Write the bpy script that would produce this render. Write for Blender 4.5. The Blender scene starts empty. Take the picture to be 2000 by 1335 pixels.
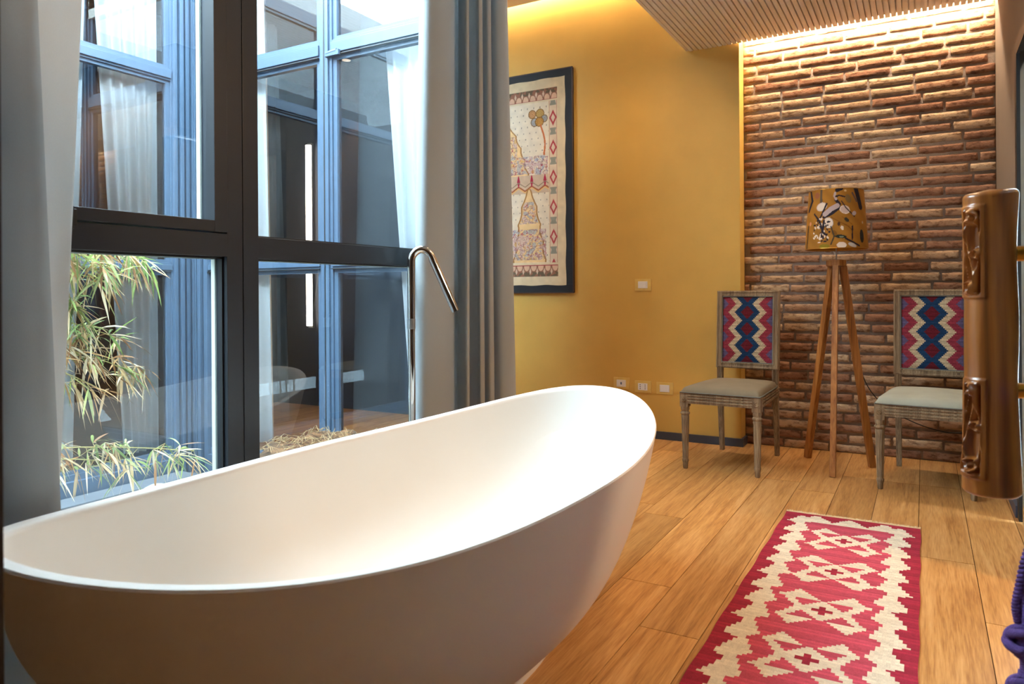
import bpy, bmesh, math, random
import numpy as np
from mathutils import Vector, Matrix
random.seed(7); RNG = np.random.default_rng(11)
PI = math.pi
sc = bpy.context.scene
COL = sc.collection

# ------------------------------------------------------------------ camera
F_PX, YAW, ROLL, CY = 1416.0, math.radians(29.6), math.radians(.36), 572.3
fwd = Vector((-math.sin(YAW), math.cos(YAW), 0)); rt = Vector((math.cos(YAW), math.sin(YAW), 0)); up = Vector((0, 0, 1))
cr = rt * math.cos(ROLL) - up * math.sin(ROLL); cu = rt * math.sin(ROLL) + up * math.cos(ROLL)
cam_d = bpy.data.cameras.new('camera'); cam = bpy.data.objects.new('camera', cam_d); COL.objects.link(cam)
M = Matrix((cr, cu, -fwd)).transposed().to_4x4(); M.translation = Vector((0, 0, 1.0)); cam.matrix_world = M
cam_d.sensor_width = 36; cam_d.lens = F_PX / 2000 * 36; cam_d.shift_y = -(667.5 - CY) / 2000; cam_d.clip_start = .02
cam_d.dof.use_dof = True; cam_d.dof.focus_distance = 3.2; cam_d.dof.aperture_fstop = 5.6
sc.camera = cam

# ------------------------------------------------------------------ world, exposure
W = bpy.data.worlds.new('sky'); sc.world = W; W.use_nodes = True
nt = W.node_tree; bg = nt.nodes['Background']
bg.inputs[0].default_value = (.68, .87, 1.0, 1); bg.inputs[1].default_value = 33.0
sc.view_settings.view_transform = 'Standard'; sc.view_settings.look = 'None'; sc.view_settings.gamma = 1
sc.view_settings.exposure = 0.18
sc.cycles.use_denoising = True
sc.cycles.max_bounces = 10; sc.cycles.transparent_max_bounces = 24; sc.cycles.diffuse_bounces = 5; sc.cycles.glossy_bounces = 5

def L(c, a=1.0):
    r = []
    for v in c:
        v = v / 255.0; r.append(v / 12.92 if v <= .04045 else ((v + .055) / 1.055) ** 2.4)
    return (r[0], r[1], r[2], a)
WARM = (1.0, .66, .34)

# unseen ceiling spots added as warm fill, in the room and the bedroom
def spot(name, loc, energy, size=1.9, radius=.06, col=(1, .69, .42), tgt=None):
    d = bpy.data.lights.new(name, 'SPOT'); d.energy = energy; d.spot_size = size; d.spot_blend = .6; d.shadow_soft_size = radius * 2.5; d.color = col
    o = bpy.data.objects.new(name, d); COL.objects.link(o); o.location = loc
    if tgt: o.rotation_euler = (Vector(tgt) - Vector(loc)).to_track_quat('-Z', 'Y').to_euler()
    return o
FILL_SPOTS = [((1.55, 2.55, 2.53), 195, (-.5, 2.2, .3)), ((2.0, 1.3, 2.53), 24, (-.7, 2.2, .3)),
        ((-.35, 2.6, 2.53), 30, None), ((-.35, 3.75, 2.53), 20, None), ((.9, -1.0, 3.06), 4, None), ((-1.75, 3.75, 3.06), 42, None),
        ((-3.6, 4.1, 3.06), 8, None)]
for i, (p, e, t) in enumerate(FILL_SPOTS):
    spot('fill_spot', p, e, 2.4, .05, tgt=t)

# ------------------------------------------------------------------ material helpers
def new_mat(name):
    m = bpy.data.materials.new(name); m.use_nodes = True; n = m.node_tree.nodes; b = n['Principled BSDF']; return m, m.node_tree, b
def nd(t, kind, **kw):
    n = t.nodes.new(kind)
    for k, v in kw.items():
        if k.startswith('i_'): n.inputs[k[2:].replace('_', ' ')].default_value = v
        else: setattr(n, k, v)
    return n
def coords(t, scale=(1, 1, 1), rot=(0, 0, 0)):
    tc = nd(t, 'ShaderNodeTexCoord'); mp = nd(t, 'ShaderNodeMapping'); mp.inputs['Scale'].default_value = scale; mp.inputs['Rotation'].default_value = rot
    t.links.new(tc.outputs['Object'], mp.inputs[0]); return mp.outputs[0]
def ramp(t, src, stops):
    r = nd(t, 'ShaderNodeValToRGB'); e = r.color_ramp.elements
    while len(e) < len(stops): e.new(.5)
    for x, (p, c) in zip(e, stops): x.position = p; x.color = c
    t.links.new(src, r.inputs[0]); return r.outputs[0]
def plain(name, col, rough=.5, metal=0, bump=0, bscale=60, var=0, vscale=6, spec=.5, scale=(1, 1, 1), coat=0):
    m, t, b = new_mat(name); b.inputs['Roughness'].default_value = rough; b.inputs['Metallic'].default_value = metal
    b.inputs['Specular IOR Level'].default_value = spec; b.inputs['Coat Weight'].default_value = coat
    co = coords(t, scale); base = L(col)
    n1 = nd(t, 'ShaderNodeTexNoise'); n1.inputs['Scale'].default_value = vscale; n1.inputs['Detail'].default_value = 5; t.links.new(co, n1.inputs[0])
    lo = tuple(base[i] * (1 - var) for i in range(3)) + (1,); hi = tuple(min(1, base[i] * (1 + var)) for i in range(3)) + (1,)
    t.links.new(ramp(t, n1.outputs[0], [(.3, lo), (.7, hi)]), b.inputs['Base Color'])
    if bump:
        n2 = nd(t, 'ShaderNodeTexNoise'); n2.inputs['Scale'].default_value = bscale; n2.inputs['Detail'].default_value = 4; t.links.new(co, n2.inputs[0])
        bp = nd(t, 'ShaderNodeBump'); bp.inputs['Strength'].default_value = bump; bp.inputs['Distance'].default_value = .004
        t.links.new(n2.outputs[0], bp.inputs['Height']); t.links.new(bp.outputs[0], b.inputs['Normal'])
    return m
def wood(name, dark, mid, light, axis='Y', rough=.45, grain=1.0, attr=False, coat=0, bump=.25, gs=14):
    m, t, b = new_mat(name); b.inputs['Roughness'].default_value = rough; b.inputs['Coat Weight'].default_value = coat; b.inputs['Coat Roughness'].default_value = .15
    s = {'X': (.7, 14, 14), 'Y': (14, .7, 14), 'Z': (14, 14, .7)}[axis]
    tc = nd(t, 'ShaderNodeTexCoord'); vec = tc.outputs['Object']
    if attr:
        at = nd(t, 'ShaderNodeAttribute'); at.attribute_name = 'rnd'
        sc_ = nd(t, 'ShaderNodeVectorMath', operation='SCALE'); t.links.new(at.outputs['Color'], sc_.inputs[0]); sc_.inputs['Scale'].default_value = 30
        ad = nd(t, 'ShaderNodeVectorMath', operation='ADD'); t.links.new(vec, ad.inputs[0]); t.links.new(sc_.outputs[0], ad.inputs[1]); vec = ad.outputs[0]
    mp = nd(t, 'ShaderNodeMapping'); mp.inputs['Scale'].default_value = s; t.links.new(vec, mp.inputs[0])
    n1 = nd(t, 'ShaderNodeTexNoise'); n1.inputs['Scale'].default_value = gs * .12; n1.inputs['Detail'].default_value = 6; n1.inputs['Distortion'].default_value = 1.2 * grain; t.links.new(mp.outputs[0], n1.inputs[0])
    n2 = nd(t, 'ShaderNodeTexNoise'); n2.inputs['Scale'].default_value = gs; n2.inputs['Detail'].default_value = 4; t.links.new(mp.outputs[0], n2.inputs[0])
    mx = nd(t, 'ShaderNodeMath', operation='MULTIPLY_ADD'); mx.inputs[1].default_value = .45; t.links.new(n2.outputs[0], mx.inputs[0])
    m2 = nd(t, 'ShaderNodeMath', operation='MULTIPLY'); m2.inputs[1].default_value = .6; t.links.new(n1.outputs[0], m2.inputs[0]); t.links.new(m2.outputs[0], mx.inputs[2])
    c = ramp(t, mx.outputs[0], [(.38, L(dark)), (.52, L(mid)), (.68, L(light))])
    if attr:
        hs = nd(t, 'ShaderNodeHueSaturation'); t.links.new(c, hs.inputs['Color'])
        mr = nd(t, 'ShaderNodeMapRange'); mr.inputs['To Min'].default_value = .80; mr.inputs['To Max'].default_value = 1.18
        sp = nd(t, 'ShaderNodeSeparateColor'); t.links.new(at.outputs['Color'], sp.inputs[0]); t.links.new(sp.outputs[0], mr.inputs[0]); t.links.new(mr.outputs[0], hs.inputs['Value']); c = hs.outputs[0]
    t.links.new(c, b.inputs['Base Color'])
    bp = nd(t, 'ShaderNodeBump'); bp.inputs['Strength'].default_value = bump; bp.inputs['Distance'].default_value = .002; t.links.new(n2.outputs[0], bp.inputs['Height']); t.links.new(bp.outputs[0], b.inputs['Normal'])
    return m
def attr_mat(name, attr='Col', rough=.8, weave=0, wscale=500, bump=.2):
    m, t, b = new_mat(name); b.inputs['Roughness'].default_value = rough; b.inputs['Specular IOR Level'].default_value = .2
    at = nd(t, 'ShaderNodeAttribute'); at.attribute_name = attr; c = at.outputs['Color']
    co = coords(t); n = nd(t, 'ShaderNodeTexNoise'); n.inputs['Scale'].default_value = wscale; n.inputs['Detail'].default_value = 3; t.links.new(co, n.inputs[0])
    mr = nd(t, 'ShaderNodeMapRange'); mr.inputs['From Min'].default_value = .3; mr.inputs['From Max'].default_value = .7; mr.inputs['To Min'].default_value = 1 - weave; mr.inputs['To Max'].default_value = 1 + weave
    t.links.new(n.outputs[0], mr.inputs[0]); hs = nd(t, 'ShaderNodeHueSaturation'); t.links.new(c, hs.inputs['Color']); t.links.new(mr.outputs[0], hs.inputs['Value']); t.links.new(hs.outputs[0], b.inputs['Base Color'])
    bp = nd(t, 'ShaderNodeBump'); bp.inputs['Strength'].default_value = bump; bp.inputs['Distance'].default_value = .002; t.links.new(n.outputs[0], bp.inputs['Height']); t.links.new(bp.outputs[0], b.inputs['Normal'])
    return m
def glass_mat(name, tint=(.93, .97, .97), refl=.9, base=.06, dirt=0):
    m = bpy.data.materials.new(name); m.use_nodes = True; t = m.node_tree; t.nodes.clear()
    o = nd(t, 'ShaderNodeOutputMaterial'); mx = nd(t, 'ShaderNodeMixShader'); tr = nd(t, 'ShaderNodeBsdfTransparent'); gl = nd(t, 'ShaderNodeBsdfGlossy'); fr = nd(t, 'ShaderNodeFresnel')
    fr.inputs[0].default_value = 1.5; tr.inputs[0].default_value = tint + (1,); gl.inputs['Roughness'].default_value = 0; gl.inputs[0].default_value = (.92, .97, 1, 1)
    ma = nd(t, 'ShaderNodeMath', operation='MULTIPLY_ADD'); ma.inputs[1].default_value = refl; ma.inputs[2].default_value = base; ma.use_clamp = True
    t.links.new(fr.outputs[0], ma.inputs[0]); t.links.new(ma.outputs[0], mx.inputs[0]); t.links.new(tr.outputs[0], mx.inputs[1]); t.links.new(gl.outputs[0], mx.inputs[2]); t.links.new(mx.outputs[0], o.inputs[0])
    return m
def emit_mat(name, col, s):
    m = bpy.data.materials.new(name); m.use_nodes = True; t = m.node_tree; t.nodes.clear()
    o = nd(t, 'ShaderNodeOutputMaterial'); e = nd(t, 'ShaderNodeEmission'); e.inputs[0].default_value = tuple(col) + (1,); e.inputs[1].default_value = s; t.links.new(e.outputs[0], o.inputs[0]); return m
def cloth_mat(name, col, transl=.3, rough=.9, tcol=None, bump=.12):
    m = bpy.data.materials.new(name); m.use_nodes = True; t = m.node_tree; t.nodes.clear()
    o = nd(t, 'ShaderNodeOutputMaterial'); mx = nd(t, 'ShaderNodeMixShader'); mx.inputs[0].default_value = transl
    b = nd(t, 'ShaderNodeBsdfPrincipled'); b.inputs['Roughness'].default_value = rough; b.inputs['Specular IOR Level'].default_value = .15; b.inputs['Sheen Weight'].default_value = .15
    n = nd(t, 'ShaderNodeTexNoise'); n.inputs['Scale'].default_value = 700; t.links.new(coords(t, (1, 1, .4)), n.inputs[0])
    bc = L(col); t.links.new(ramp(t, n.outputs[0], [(.3, tuple(x * .92 for x in bc[:3]) + (1,)), (.7, bc)]), b.inputs['Base Color'])
    bp = nd(t, 'ShaderNodeBump'); bp.inputs['Strength'].default_value = bump; bp.inputs['Distance'].default_value = .001; t.links.new(n.outputs[0], bp.inputs['Height']); t.links.new(bp.outputs[0], b.inputs['Normal'])
    tr = nd(t, 'ShaderNodeBsdfTranslucent'); tr.inputs[0].default_value = L(tcol or col)
    t.links.new(b.outputs[0], mx.inputs[1]); t.links.new(tr.outputs[0], mx.inputs[2]); t.links.new(mx.outputs[0], o.inputs[0]); return m

# ------------------------------------------------------------------ materials
M_FLOOR = wood('oak floor boards', (152, 102, 52), (182, 132, 74), (202, 154, 98), 'Y', rough=.42, attr=True, gs=16, bump=.1)
M_TUB = plain('matt white solid surface', (236, 231, 224), rough=.55, spec=.35)
M_YEL = plain('ochre stucco', (218, 176, 90), rough=.5, var=.07, vscale=3, bump=.12, bscale=14, spec=.3)
M_TAUPE = plain('taupe plaster', (106, 92, 78), rough=.75, var=.03, bump=.05)
M_WHITE = plain('white plaster', (226, 218, 205), rough=.85, var=.02)
M_SLAT = plain('cream slat paint', (236, 230, 220), rough=.6)
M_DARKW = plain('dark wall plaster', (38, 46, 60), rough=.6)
M_ANTH = plain('anthracite aluminium', (25, 30, 38), rough=.42, spec=.4, var=.03)
M_BLUE = plain('slate blue painted steel', (58, 76, 95), rough=.45, var=.06, vscale=20, bump=.05)
M_GASK = plain('black rubber gasket', (16, 17, 18), rough=.5)
M_SPACER = plain('glazing spacer bar', (196, 200, 190), rough=.4, metal=.3)
M_BASE = plain('dark grey skirting', (58, 64, 78), rough=.4)
M_CHROME = plain('polished steel', (215, 214, 212), rough=.07, metal=1)
M_STEEL = plain('brushed steel', (190, 192, 194), rough=.3, metal=1)
M_BRASS = plain('aged brass', (190, 140, 60), rough=.3, metal=1)
M_BLACK = plain('black plastic', (18, 17, 17), rough=.45)
M_PLATE = plain('pale wood switch plate', (226, 194, 108), rough=.45, var=.05, vscale=30)
M_SWW = plain('white switch plastic', (238, 238, 240), rough=.35)
M_SOCK = plain('dark socket hole', (50, 50, 60), rough=.6)
M_CHAIRW = wood('weathered oak', (92, 74, 54), (134, 112, 84), (168, 146, 114), 'Z', rough=.7, gs=22)
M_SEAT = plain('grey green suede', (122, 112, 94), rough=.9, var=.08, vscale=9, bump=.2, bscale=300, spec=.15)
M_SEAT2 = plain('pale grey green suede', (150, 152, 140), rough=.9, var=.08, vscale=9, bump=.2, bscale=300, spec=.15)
M_PIPE = plain('grey velvet piping', (104, 106, 100), rough=.85)
M_LEGW = wood('honey pine', (120, 70, 26), (158, 100, 44), (186, 128, 66), 'Z', rough=.45, gs=9)
M_LOG = wood('varnished teak', (84, 40, 12), (146, 82, 30), (190, 120, 54), 'Z', rough=.32, gs=2.6, coat=.5, grain=2.5)
M_KIL = attr_mat('woven kilim back', rough=.95, weave=.22, wscale=420, bump=.5)
M_RUG = attr_mat('flatwoven rug wool', rough=.95, weave=.16, wscale=480, bump=.7)
M_SHADE = attr_mat('printed shade fabric', rough=.8, weave=.05, wscale=900)
M_ART = attr_mat('printed cotton hanging', rough=.9, weave=.08, wscale=600)
M_FRINGE = plain('cream fringe', (206, 184, 150), rough=.95, var=.1, vscale=200)
M_FRAME = plain('blue black picture frame', (22, 24, 32), rough=.6, var=.1, vscale=20)
M_FEDGE = plain('brown frame edge', (70, 42, 30), rough=.5)
M_CURT = cloth_mat('grey drape', (166, 171, 173), transl=.32)
M_CURTL = cloth_mat('pale drape lining', (214, 216, 216), transl=.28)
M_SHEER = cloth_mat('white sheer', (240, 241, 242), transl=.2)
M_GLASS = glass_mat('double glazing', base=.06, refl=1.15)
M_SMOKE = glass_mat('smoked glass', tint=(.10, .09, .08), base=.05)
M_GLASS2 = glass_mat('courtyard glazing', tint=(.93, .97, .99), base=.09, refl=1.1)
M_GRAV = plain('grey gravel', (50, 51, 54), rough=.9, var=.25, vscale=30, bump=.8, bscale=120)
M_STONE = plain('grey pebble', (76, 77, 80), rough=.7, var=.2, vscale=25)
M_MULCH = plain('bark mulch', (120, 88, 60), rough=.95, var=.4, vscale=40, bump=1, bscale=90)
M_STRAW = plain('dry straw', (128, 104, 70), rough=.8, var=.25, vscale=20)
M_KERB = plain('grey kerb stone', (74, 78, 84), rough=.85, var=.1)
M_CONC = plain('pale render', (150, 153, 155), rough=.85, var=.05)
M_ROPE = plain('purple cotton rope', (84, 56, 116), rough=.85, var=.2, vscale=60, bump=.6, bscale=400)
M_LED = emit_mat('warm strip light', (1.0, .78, .54), 95)
M_LEDN = emit_mat('bright warm strip light', (1.0, .74, .50), 330)
M_LED2 = emit_mat('warm wall strip light', (1.0, .80, .62), 16)
M_BULB = emit_mat('fill spot glow', (1.0, .8, .6), 6)
M_TRIMD = plain('dark brown post', (44, 34, 28), rough=.5)
def leafmat(name, attr='Col'):
    m, t, b = new_mat(name); b.inputs['Roughness'].default_value = .55
    at = nd(t, 'ShaderNodeAttribute'); at.attribute_name = attr; t.links.new(at.outputs['Color'], b.inputs['Base Color'])
    tr = nd(t, 'ShaderNodeBsdfTranslucent'); mx = nd(t, 'ShaderNodeMixShader'); mx.inputs[0].default_value = .35
    t.links.new(at.outputs['Color'], tr.inputs[0]); o = t.nodes['Material Output']; t.links.new(b.outputs[0], mx.inputs[1]); t.links.new(tr.outputs[0], mx.inputs[2]); t.links.new(mx.outputs[0], o.inputs[0]); return m
M_LEAF = leafmat('bamboo leaf')
M_CULM = plain('bamboo culm', (150, 140, 84), rough=.5, var=.2)
def brick_mat():
    m, t, b = new_mat('reclaimed brick'); b.inputs['Roughness'].default_value = .9; b.inputs['Specular IOR Level'].default_value = .2
    at = nd(t, 'ShaderNodeAttribute'); at.attribute_name = 'rnd'; sp = nd(t, 'ShaderNodeSeparateColor'); t.links.new(at.outputs['Color'], sp.inputs[0])
    base = ramp(t, sp.outputs[0], [(0, L((138, 100, 78))), (.3, L((162, 122, 96))), (.62, L((180, 148, 116))), (1, L((196, 170, 138)))])
    n = nd(t, 'ShaderNodeTexNoise'); n.inputs['Scale'].default_value = 22; n.inputs['Detail'].default_value = 8; n.inputs['Roughness'].default_value = .65; t.links.new(coords(t, (1, 1, 2.2)), n.inputs[0])
    dirt = ramp(t, n.outputs[0], [(.36, L((128, 98, 80))), (.52, L((255, 255, 255))), (.8, L((255, 244, 225)))])
    mx = nd(t, 'ShaderNodeMix', data_type='RGBA', blend_type='MULTIPLY'); mx.inputs[0].default_value = .75; t.links.new(base, mx.inputs[6]); t.links.new(dirt, mx.inputs[7])
    t.links.new(mx.outputs[2], b.inputs['Base Color'])
    n2 = nd(t, 'ShaderNodeTexNoise'); n2.inputs['Scale'].default_value = 130; n2.inputs['Detail'].default_value = 6; t.links.new(coords(t), n2.inputs[0])
    bp = nd(t, 'ShaderNodeBump'); bp.inputs['Strength'].default_value = .8; bp.inputs['Distance'].default_value = .004; t.links.new(n2.outputs[0], bp.inputs['Height']); t.links.new(bp.outputs[0], b.inputs['Normal']); return m
M_BRICK = brick_mat(); M_MORT = plain('grey mortar', (140, 126, 116), rough=.95, var=.12, vscale=30, bump=.8, bscale=150)

# ------------------------------------------------------------------ mesh helpers
class MB:
    def __init__(s): s.v = []; s.f = []; s.m = []; s.r = []
    def add(s, vs, fs, mi=0, r=None):
        o = len(s.v); s.v += [tuple(x) for x in vs]; s.f += [tuple(i + o for i in f) for f in fs]; s.m += [mi] * len(fs)
        if r is not None: s.r += [r] * len(vs)
        return s
    def box(s, a, b, mi=0, r=None, bev=0):
        x0, y0, z0 = [min(a[i], b[i]) for i in range(3)]; x1, y1, z1 = [max(a[i], b[i]) for i in range(3)]
        if bev <= 0:
            return s.add([(x0, y0, z0), (x1, y0, z0), (x1, y1, z0), (x0, y1, z0), (x0, y0, z1), (x1, y0, z1), (x1, y1, z1), (x0, y1, z1)],
                         [(0, 3, 2, 1), (4, 5, 6, 7), (0, 1, 5, 4), (1, 2, 6, 5), (2, 3, 7, 6), (3, 0, 4, 7)], mi, r)
        bm = bmesh.new(); bmesh.ops.create_cube(bm, size=1, matrix=Matrix.Translation(((x0 + x1) / 2, (y0 + y1) / 2, (z0 + z1) / 2)) @ Matrix.Diagonal((x1 - x0, y1 - y0, z1 - z0, 1)))
        bmesh.ops.bevel(bm, geom=bm.edges[:], offset=bev, segments=2, affect='EDGES', profile=.6)
        bm.verts.index_update(); s.add([v.co[:] for v in bm.verts], [[v.index for v in f.verts] for f in bm.faces], mi, r); bm.free(); return s
    def obox(s, p, q, w, d, upv=(0, 0, 1), mi=0, taper=1.0):
        p = Vector(p); q = Vector(q); ax = (q - p).normalized(); u = ax.cross(Vector(upv))
        if u.length < 1e-4: u = ax.cross(Vector((1, 0, 0)))
        u.normalize(); w2 = ax.cross(u).normalized(); vs = []
        for c, k in ((p, 1), (q, taper)):
            for a, b in ((-1, -1), (1, -1), (1, 1), (-1, 1)): vs.append(c + u * a * w / 2 * k + w2 * b * d / 2 * k)
        return s.add(vs, [(0, 1, 2, 3), (7, 6, 5, 4), (0, 4, 5, 1), (1, 5, 6, 2), (2, 6, 7, 3), (3, 7, 4, 0)], mi)
    def tube(s, pts, rad, n=12, mi=0, cap=True):
        pts = [Vector(p) for p in pts]; rr = rad if isinstance(rad, (list, tuple)) else [rad] * len(pts)
        t0 = (pts[1] - pts[0]).normalized(); u = t0.orthogonal().normalized(); o = len(s.v); prev = t0
        for i, p in enumerate(pts):
            t = (pts[min(i + 1, len(pts) - 1)] - pts[max(i - 1, 0)])
            t = t.normalized() if t.length > 1e-9 else prev
            q = prev.rotation_difference(t); u = (q @ u); u = (u - t * u.dot(t)).normalized(); w = t.cross(u); prev = t
            for k in range(n):
                a = 2 * PI * k / n; s.v.append(tuple(p + (u * math.cos(a) + w * math.sin(a)) * rr[i]))
        for i in range(len(pts) - 1):
            for k in range(n):
                a = o + i * n + k; b = o + i * n + (k + 1) % n; s.f.append((a, b, b + n, a + n)); s.m.append(mi)
        if cap:
            s.f.append(tuple(o + k for k in range(n))[::-1]); s.m.append(mi); e = o + (len(pts) - 1) * n; s.f.append(tuple(e + k for k in range(n))); s.m.append(mi)
        return s
    def lathe(s, prof, c=(0, 0), n=24, mi=0, flute=0, fl_n=12, frange=(0, 0)):
        o = len(s.v)
        for r, z in prof:
            for k in range(n):
                a = 2 * PI * k / n; q = r
                if flute and frange[0] <= z <= frange[1]: q = r * (1 - flute * (0.5 + .5 * math.cos(a * fl_n)))
                s.v.append((c[0] + q * math.cos(a), c[1] + q * math.sin(a), z))
        for i in range(len(prof) - 1):
            for k in range(n):
                a = o + i * n + k; b = o + i * n + (k + 1) % n; s.f.append((a, b, b + n, a + n)); s.m.append(mi)
        s.f.append(tuple(o + k for k in range(n))[::-1]); s.m.append(mi); e = o + (len(prof) - 1) * n; s.f.append(tuple(e + k for k in range(n))); s.m.append(mi); return s
    def build(s, name, mats, parent=None, smooth=False, auto=None, bevel=0, solid=0, xf=None):
        me = bpy.data.meshes.new(name); me.from_pydata(s.v, [], s.f)
        mats = mats if isinstance(mats, (list, tuple)) else [mats]
        for m in mats: me.materials.append(m)
        if len(mats) > 1: me.polygons.foreach_set('material_index', s.m)
        if s.r and len(s.r) == len(s.v):
            at = me.color_attributes.new('rnd', 'FLOAT_COLOR', 'POINT'); at.data.foreach_set('color', np.array([(a, b, c, 1) for a, b, c in s.r], dtype=np.float32).ravel())
        me.validate(); me.update()
        o = bpy.data.objects.new(name, me); COL.objects.link(o)
        if parent: o.parent = parent
        if smooth or auto: me.polygons.foreach_set('use_smooth', [True] * len(me.polygons))
        if auto:
            me.set_sharp_from_angle(angle=math.radians(auto))
        if bevel:
            b = o.modifiers.new('bevel', 'BEVEL'); b.width = bevel; b.segments = 2; b.limit_method = 'ANGLE'; b.angle_limit = math.radians(40)
        if solid:
            b = o.modifiers.new('solid', 'SOLIDIFY'); b.thickness = solid; b.offset = 0
        return o
def tag(o, label=None, cat=None, group=None, kind=None):
    if label: o['label'] = label
    if cat: o['category'] = cat
    if group: o['group'] = group
    if kind: o['kind'] = kind
    return o
def struct(o, label, cat): return tag(o, label, cat, None, 'structure')
def empty(name, loc=(0, 0, 0), rz=0):
    e = bpy.data.objects.new(name, None); COL.objects.link(e); e.location = loc; e.rotation_euler = (0, 0, rz); e.empty_display_size = .1; return e
def grid_mesh(name, P, C, mat, parent=None, smooth=False):
    """P (n,m,3) points, C (n-1,m-1,3) face colours in sRGB or (n,m,3) point colours"""
    n, m = P.shape[:2]; me = bpy.data.meshes.new(name)
    idx = np.arange(n * m).reshape(n, m); f = np.stack([idx[:-1, :-1], idx[1:, :-1], idx[1:, 1:], idx[:-1, 1:]], -1).reshape(-1, 4)
    me.from_pydata(P.reshape(-1, 3).tolist(), [], f.tolist()); me.materials.append(mat)
    c = np.clip(np.array(C, dtype=float) / 255, 0, 1); c = np.where(c <= .04045, c / 12.92, ((c + .055) / 1.055) ** 2.4)
    if C.shape[:2] == (n, m):
        at = me.color_attributes.new('Col', 'FLOAT_COLOR', 'POINT'); a = np.ones((n * m, 4), np.float32); a[:, :3] = c.reshape(-1, 3)
    else:
        at = me.color_attributes.new('Col', 'FLOAT_COLOR', 'CORNER'); a = np.ones((f.shape[0] * 4, 4), np.float32); a[:, :3] = np.repeat(c.reshape(-1, 3), 4, 0)
    at.data.foreach_set('color', a.ravel()); me.update()
    if smooth: me.polygons.foreach_set('use_smooth', [True] * len(me.polygons))
    o = bpy.data.objects.new(name, me); COL.objects.link(o)
    if parent: o.parent = parent
    return o
def catmull(pts, n=8):
    P = [np.array(p, float) for p in pts]; P = [2 * P[0] - P[1]] + P + [2 * P[-1] - P[-2]]; out = []
    for i in range(1, len(P) - 2):
        for k in range(n):
            t = k / n; a, b, c, d = P[i - 1:i + 3]
            out.append(.5 * ((2 * b) + (-a + c) * t + (2 * a - 5 * b + 4 * c - d) * t * t + (-a + 3 * b - 3 * c + d) * t ** 3))
    out.append(P[-2]); return out

# ------------------------------------------------------------------ room shell
XW, YC, XA = -1.85, 3.25, -4.35          # window plane, courtyard end facade, opposite facade
YY, YB = 4.80, 4.92                      # ochre wall, brick face
# floor: individual boards
fl = MB(); pitch = .181; gap = .0013
fixed = {0: [2.40], 1: [2.078, 4.05], 2: [3.9], 3: [1.2, 4.3], 4: [4.28, 2.2], 5: [3.13, 4.28], 6: [2.6], -1: [3.16]}
for k in range(-24, 21):
    x0 = -.93 + pitch * k; x1 = x0 + pitch
    if x1 < -5.2 or x0 > 2.6: continue
    y0 = 3.3 if x1 <= XW - .02 else -1.6
    if x0 < XW - .02 < x1: x0 = XW - .1
    cuts = sorted(fixed.get(k, [])) or None
    if cuts is None:
        cuts = []; y = y0 + random.uniform(.3, 1.6)
        while y < YB: cuts.append(y); y += random.uniform(1.2, 2.0)
    else:
        y = cuts[0]
        while y - 1.5 > y0: y -= random.uniform(1.2, 1.6); cuts.insert(0, y)
    ys = [y0] + [c for c in cuts if y0 < c < YB] + [YB + .05]
    for a, b in zip(ys[:-1], ys[1:]):
        r = (random.random(), random.random(), random.random())
        fl.box((x0 + gap, a + gap, -.02), (x1 - gap, b - gap, 0), r=r)
n0 = len(fl.v); fl.box((-1.9, -1.65, -.06), (2.65, 5.0, -.004), 1, r=(.1, .1, .1)); fl.box((-5.2, 3.3, -.06), (-1.9, 5.0, -.004), 1, r=(.1, .1, .1))
struct(fl.build('floor', [M_FLOOR, plain('board joint', (70, 44, 22), rough=.9)]), 'honey oak plank floor of long boards', 'floor')

w = MB(); w.box((-3.35, YY, 0), (-1.03, YY + .25, 3.35)); pass
struct(w.build('wall_back', M_YEL), 'ochre yellow stucco wall behind the framed hanging', 'wall')
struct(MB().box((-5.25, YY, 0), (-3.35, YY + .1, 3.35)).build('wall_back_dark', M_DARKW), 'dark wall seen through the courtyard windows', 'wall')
struct(MB().box((-5.35, 3.3, 0), (-5.25, YY + .1, 3.35)).build('wall_far_left', M_DARKW), 'dark side wall of the passage beyond the courtyard', 'wall')
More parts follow.
